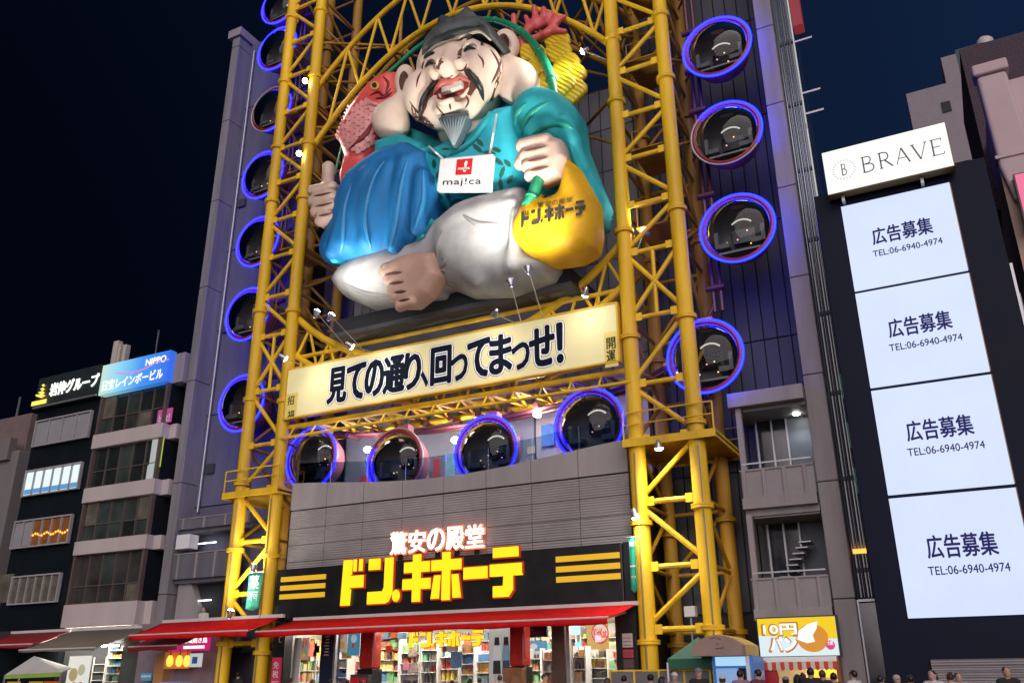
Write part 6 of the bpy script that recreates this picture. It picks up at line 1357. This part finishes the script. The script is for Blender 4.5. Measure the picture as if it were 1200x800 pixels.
# ================================================================== people
SKN = mat('skin_tone', (.48, .29, .21), .55, var=.08); HBK = mat('black_hair', (.012, .01, .009), .45); HBR = mat('brown_hair', (.06, .03, .018), .45)
SHOE = mat('shoe', (.03, .03, .03), .6); JEAN = mat('dark_trousers', (.03, .035, .05), .8)
def cloth(n, c): return mat('cloth_'+n, c, .8, var=.15, scale=6, bump=.2, bscale=30)
def body(kind):
    """standing figure 1.70 m tall facing -y; material slots skin, hair, top, trousers, shoes, hat"""
    P = []
    for s in (-1, 1):
        P += [C_((s*.10, .0, .90), (s*.11, .01, .50), .095, .065, 3, .05), C_((s*.11, .01, .50), (s*.115, .03, .09), .062, .042, 3, .04), C_((s*.115, .03, .05), (s*.13, -.13, .035), .045, .04, 4, .03)]
        if kind == 'phone' and s == 1: P += [C_((s*.20, .0, 1.40), (s*.25, -.02, 1.13), .055, .045, 2, .05), C_((s*.25, -.02, 1.13), (s*.10, -.22, 1.24), .042, .033, 2, .04), C_((s*.09, -.24, 1.25), (s*.06, -.27, 1.29), .035, .03, 0, .02)]
        else:
            P += [C_((s*.20, .0, 1.40), (s*.255, .02, 1.13), .055, .045, 2, .05), C_((s*.255, .02, 1.13), (s*.25, -.05, .88), .042, .032, 2, .04), C_((s*.25, -.055, .87), (s*.25, -.075, .80), .036, .028, 0, .02)]
            for f in range(4): P.append(C_((s*(.238+.008*f), -.055-.016*f, .80), (s*(.236+.006*f), -.062-.016*f, .725+.012*abs(f-1.4)), .011, .008, 0, .008))
            P.append(C_((s*.235, -.10, .83), (s*.222, -.118, .775), .012, .009, 0, .01))
    P += [W_((0, .01, .94), (.165, .115, .12), 3, .06), W_((0, .0, 1.14), (.155, .105, .20), 2, .08), W_((0, .005, 1.30), (.185, .12, .17), 2, .08), C_((-.15, 0, 1.40), (.15, 0, 1.40), .065, .065, 2, .06),
          C_((0, .01, 1.42), (0, -.005, 1.52), .055, .052, 0, .03), W_((0, -.01, 1.595), (.076, .095, .112), 0, .03), W_((0, -.03, 1.545), (.058, .07, .06), 0, .03), C_((0, -.10, 1.60), (0, -.118, 1.575), .010, .014, 0, .012),
          W_((-.078, .0, 1.59), (.014, .025, .032), 0, .008), W_((.078, .0, 1.59), (.014, .025, .032), 0, .008),
          W_((0, .018, 1.625), (.088, .10, .098), 1, .02)]
    if kind == 'long': P += [C_((-.06, .05, 1.6), (-.09, .05, 1.38), .05, .04, 1, .03), C_((.06, .05, 1.6), (.09, .05, 1.38), .05, .04, 1, .03), C_((0, .09, 1.6), (0, .1, 1.34), .06, .05, 1, .04)]
    if kind == 'cap': P += [W_((0, .012, 1.655), (.094, .105, .075), 5, .015), W_((0, -.12, 1.645), (.07, .075, .012), 5, .015)]
    if kind == 'bun': P += [W_((0, .09, 1.70), (.045, .045, .045), 1, .02)]
    return sculpt_mesh('person_body', P, .024, [SKN, HBK, JEAN, JEAN, SHOE, JEAN])[0]
KINDS = {k: body(k) for k in ('plain', 'long', 'cap', 'phone', 'bun')}
eye_me = MB().lathe([(.001, -.011), (.011, 0), (.001, .011)], (0, 0, 0), n=8).mesh('eye', mat('eye_dark', (.02, .015, .012), .2)); mouth_me = MB().box(-.022, .022, -.004, .004, -.004, .004).mesh('mouth', mat('lip_tone', (.4, .14, .12), .5))
def person(px, py, Y, rz, kind, top, bottom, lab, hair=HBK, hat=None, z0=.25):
    Y = Y*.9 if z0 < 1 and Y < 28.5 and px > 640 else Y; p = at(px, py, Y); sc = max(.84, min(1.12, (p.z-z0)/(1.745 if kind in ('cap', 'bun') else 1.725)))
    t = thing('person', lab, 'person', (p.x, Y, z0), 'people in the crowd before the shops'); t.rotation_euler.z = rad(rz); t.scale = (sc, sc, sc)
    me = KINDS[kind].copy(); me.materials[1] = hair; me.materials[2] = top; me.materials[3] = bottom
    if hat: me.materials[5] = hat
    def add(nm, m, loc=(0, 0, 0)): o = bpy.data.objects.new(nm, m); COL.objects.link(o); o.parent = t; o.location = loc
    add('body', me); add('eye', eye_me, (-.03, -.098, 1.607)); add('eye', eye_me, (.03, -.098, 1.607)); add('mouth', mouth_me, (0, -.098, 1.548))
cB, cW, cG, cN, cR, cY, cM, cT = cloth('black', (.015, .015, .017)), cloth('white', (.6, .6, .58)), cloth('grey', (.2, .2, .21)), cloth('navy', (.02, .03, .07)), cloth('maroon', (.16, .03, .04)), cloth('yellow', (.7, .4, .02)), cloth('mauve', (.3, .2, .25)), cloth('teal', (.1, .3, .32))
CROWD = [(762,788,26.5,200,'cap',cB,cB,'person in a black cap before the grey hoarding',HBK,cB), (776,791,26,150,'long',cG,cN,'long-haired person between the black cap and the white cap',HBK,None), (790,786,26.5,10,'cap',cG,cB,'person in a white cap before the grey hoarding',HBK,cW),
 (818,781,26,20,'cap',cB,cB,'tall person in a pale cap and black top left of the blue kiosk',HBK,cG), (846,790,25.8,200,'cap',cW,cN,'person in a white sun hat before the blue kiosk',HBR,cW), (867,784,26.2,170,'plain',cM,cB,'dark-haired person before the kiosk door',HBK,None),
 (887,783,26,240,'plain',cR,cB,'person in a maroon top beside the round red stall panel',HBK,None), (920,791,26,200,'cap',cG,cN,'short person in a grey cap before the bread stall',HBK,cG), (934,789,26.6,180,'long',cB,cB,'long-haired person queuing at the bread stall',HBK,None),
 (940,787,27.4,190,'bun',cT,cB,'person with a hair bun at the bread stall',HBR,None), (949,781,26.3,185,'plain',cB,cB,'tallest dark-haired person in the bread stall queue',HBK,None), (963,784,26.8,175,'plain',cN,cB,'person in navy queuing right of the tallest one',HBR,None), (976,787,26.4,200,'plain',cB,cN,'person in black at the right end of the bread stall queue',HBK,None),
 (999,784,26,240,'phone',cW,cN,'person in white turned left before the right fin',HBK,None), (1031,790,25.6,160,'plain',cB,cB,'dark-clothed person under the glass stair',HBK,None), (1050,789,26,30,'cap',cM,cB,'person in a pale cap left of the grey shutter',HBK,cloth('beige', (.5, .42, .32))), (1066,790,26,190,'plain',cG,cB,'person in grey below the dark tower\'s left corner',HBK,None),
 (1091,784,25.5,-20,'long',cW,cB,'long-haired person in white before the grey shutter',HBK,None), (1112,786,26,200,'bun',cG,cN,'brown-haired person right of the one in white',HBR,None), (1122,787,26,20,'plain',cW,cB,'person in a white top before the shutter\'s middle',HBR,None), (1178,780,25.4,20,'plain',cB,cB,'bearded-looking dark-clothed person near the right edge',HBK,None),
 (342,793,28,180,'plain',cN,cB,'person at the shop\'s left glass door',HBK,None), (367,795,28,170,'long',cB,cB,'long-haired person before the brown packet shelf',HBR,None), (388,794,27.8,190,'plain',cG,cB,'person below the dark doorway pier',HBK,None), (408,795,28,180,'bun',cM,cB,'person with a bun before the blue packet shelf',HBK,None), (424,795,28,180,'plain',cB,cB,'person below the left red pillar',HBR,None),
 (530,796,28,180,'plain',cT,cN,'person before the middle shop shelves',HBK,None), (551,794,28,190,'long',cB,cB,'long-haired person below the small yellow letters\' right end',HBK,None), (562,793,27.8,180,'plain',cN,cB,'person left of the fashion poster',HBK,None), (586,790,27.6,175,'plain',cW,cB,'person in white below the fashion poster',HBR,None),
 (638,789,28.4,100,'plain',cY,cB,'person in a yellow top right of the right red pillar',HBK,None), (712,793,27,170,'long',cB,cN,'person at the shop\'s right end by the black pier',HBR,None), (281,774,30.6,200,'plain',cB,cB,'person in black standing between the left yellow columns',HBK,None), (731,790,26.5,190,'plain',cB,cB,'person before the notices on the black pier',HBK,None)]
for a in CROWD: person(*a)
person(241, 701, 32.6, 10, 'plain', cW, cB, 'person in a white shirt on the landing left of the yellow columns', HBK, None, 3.27)
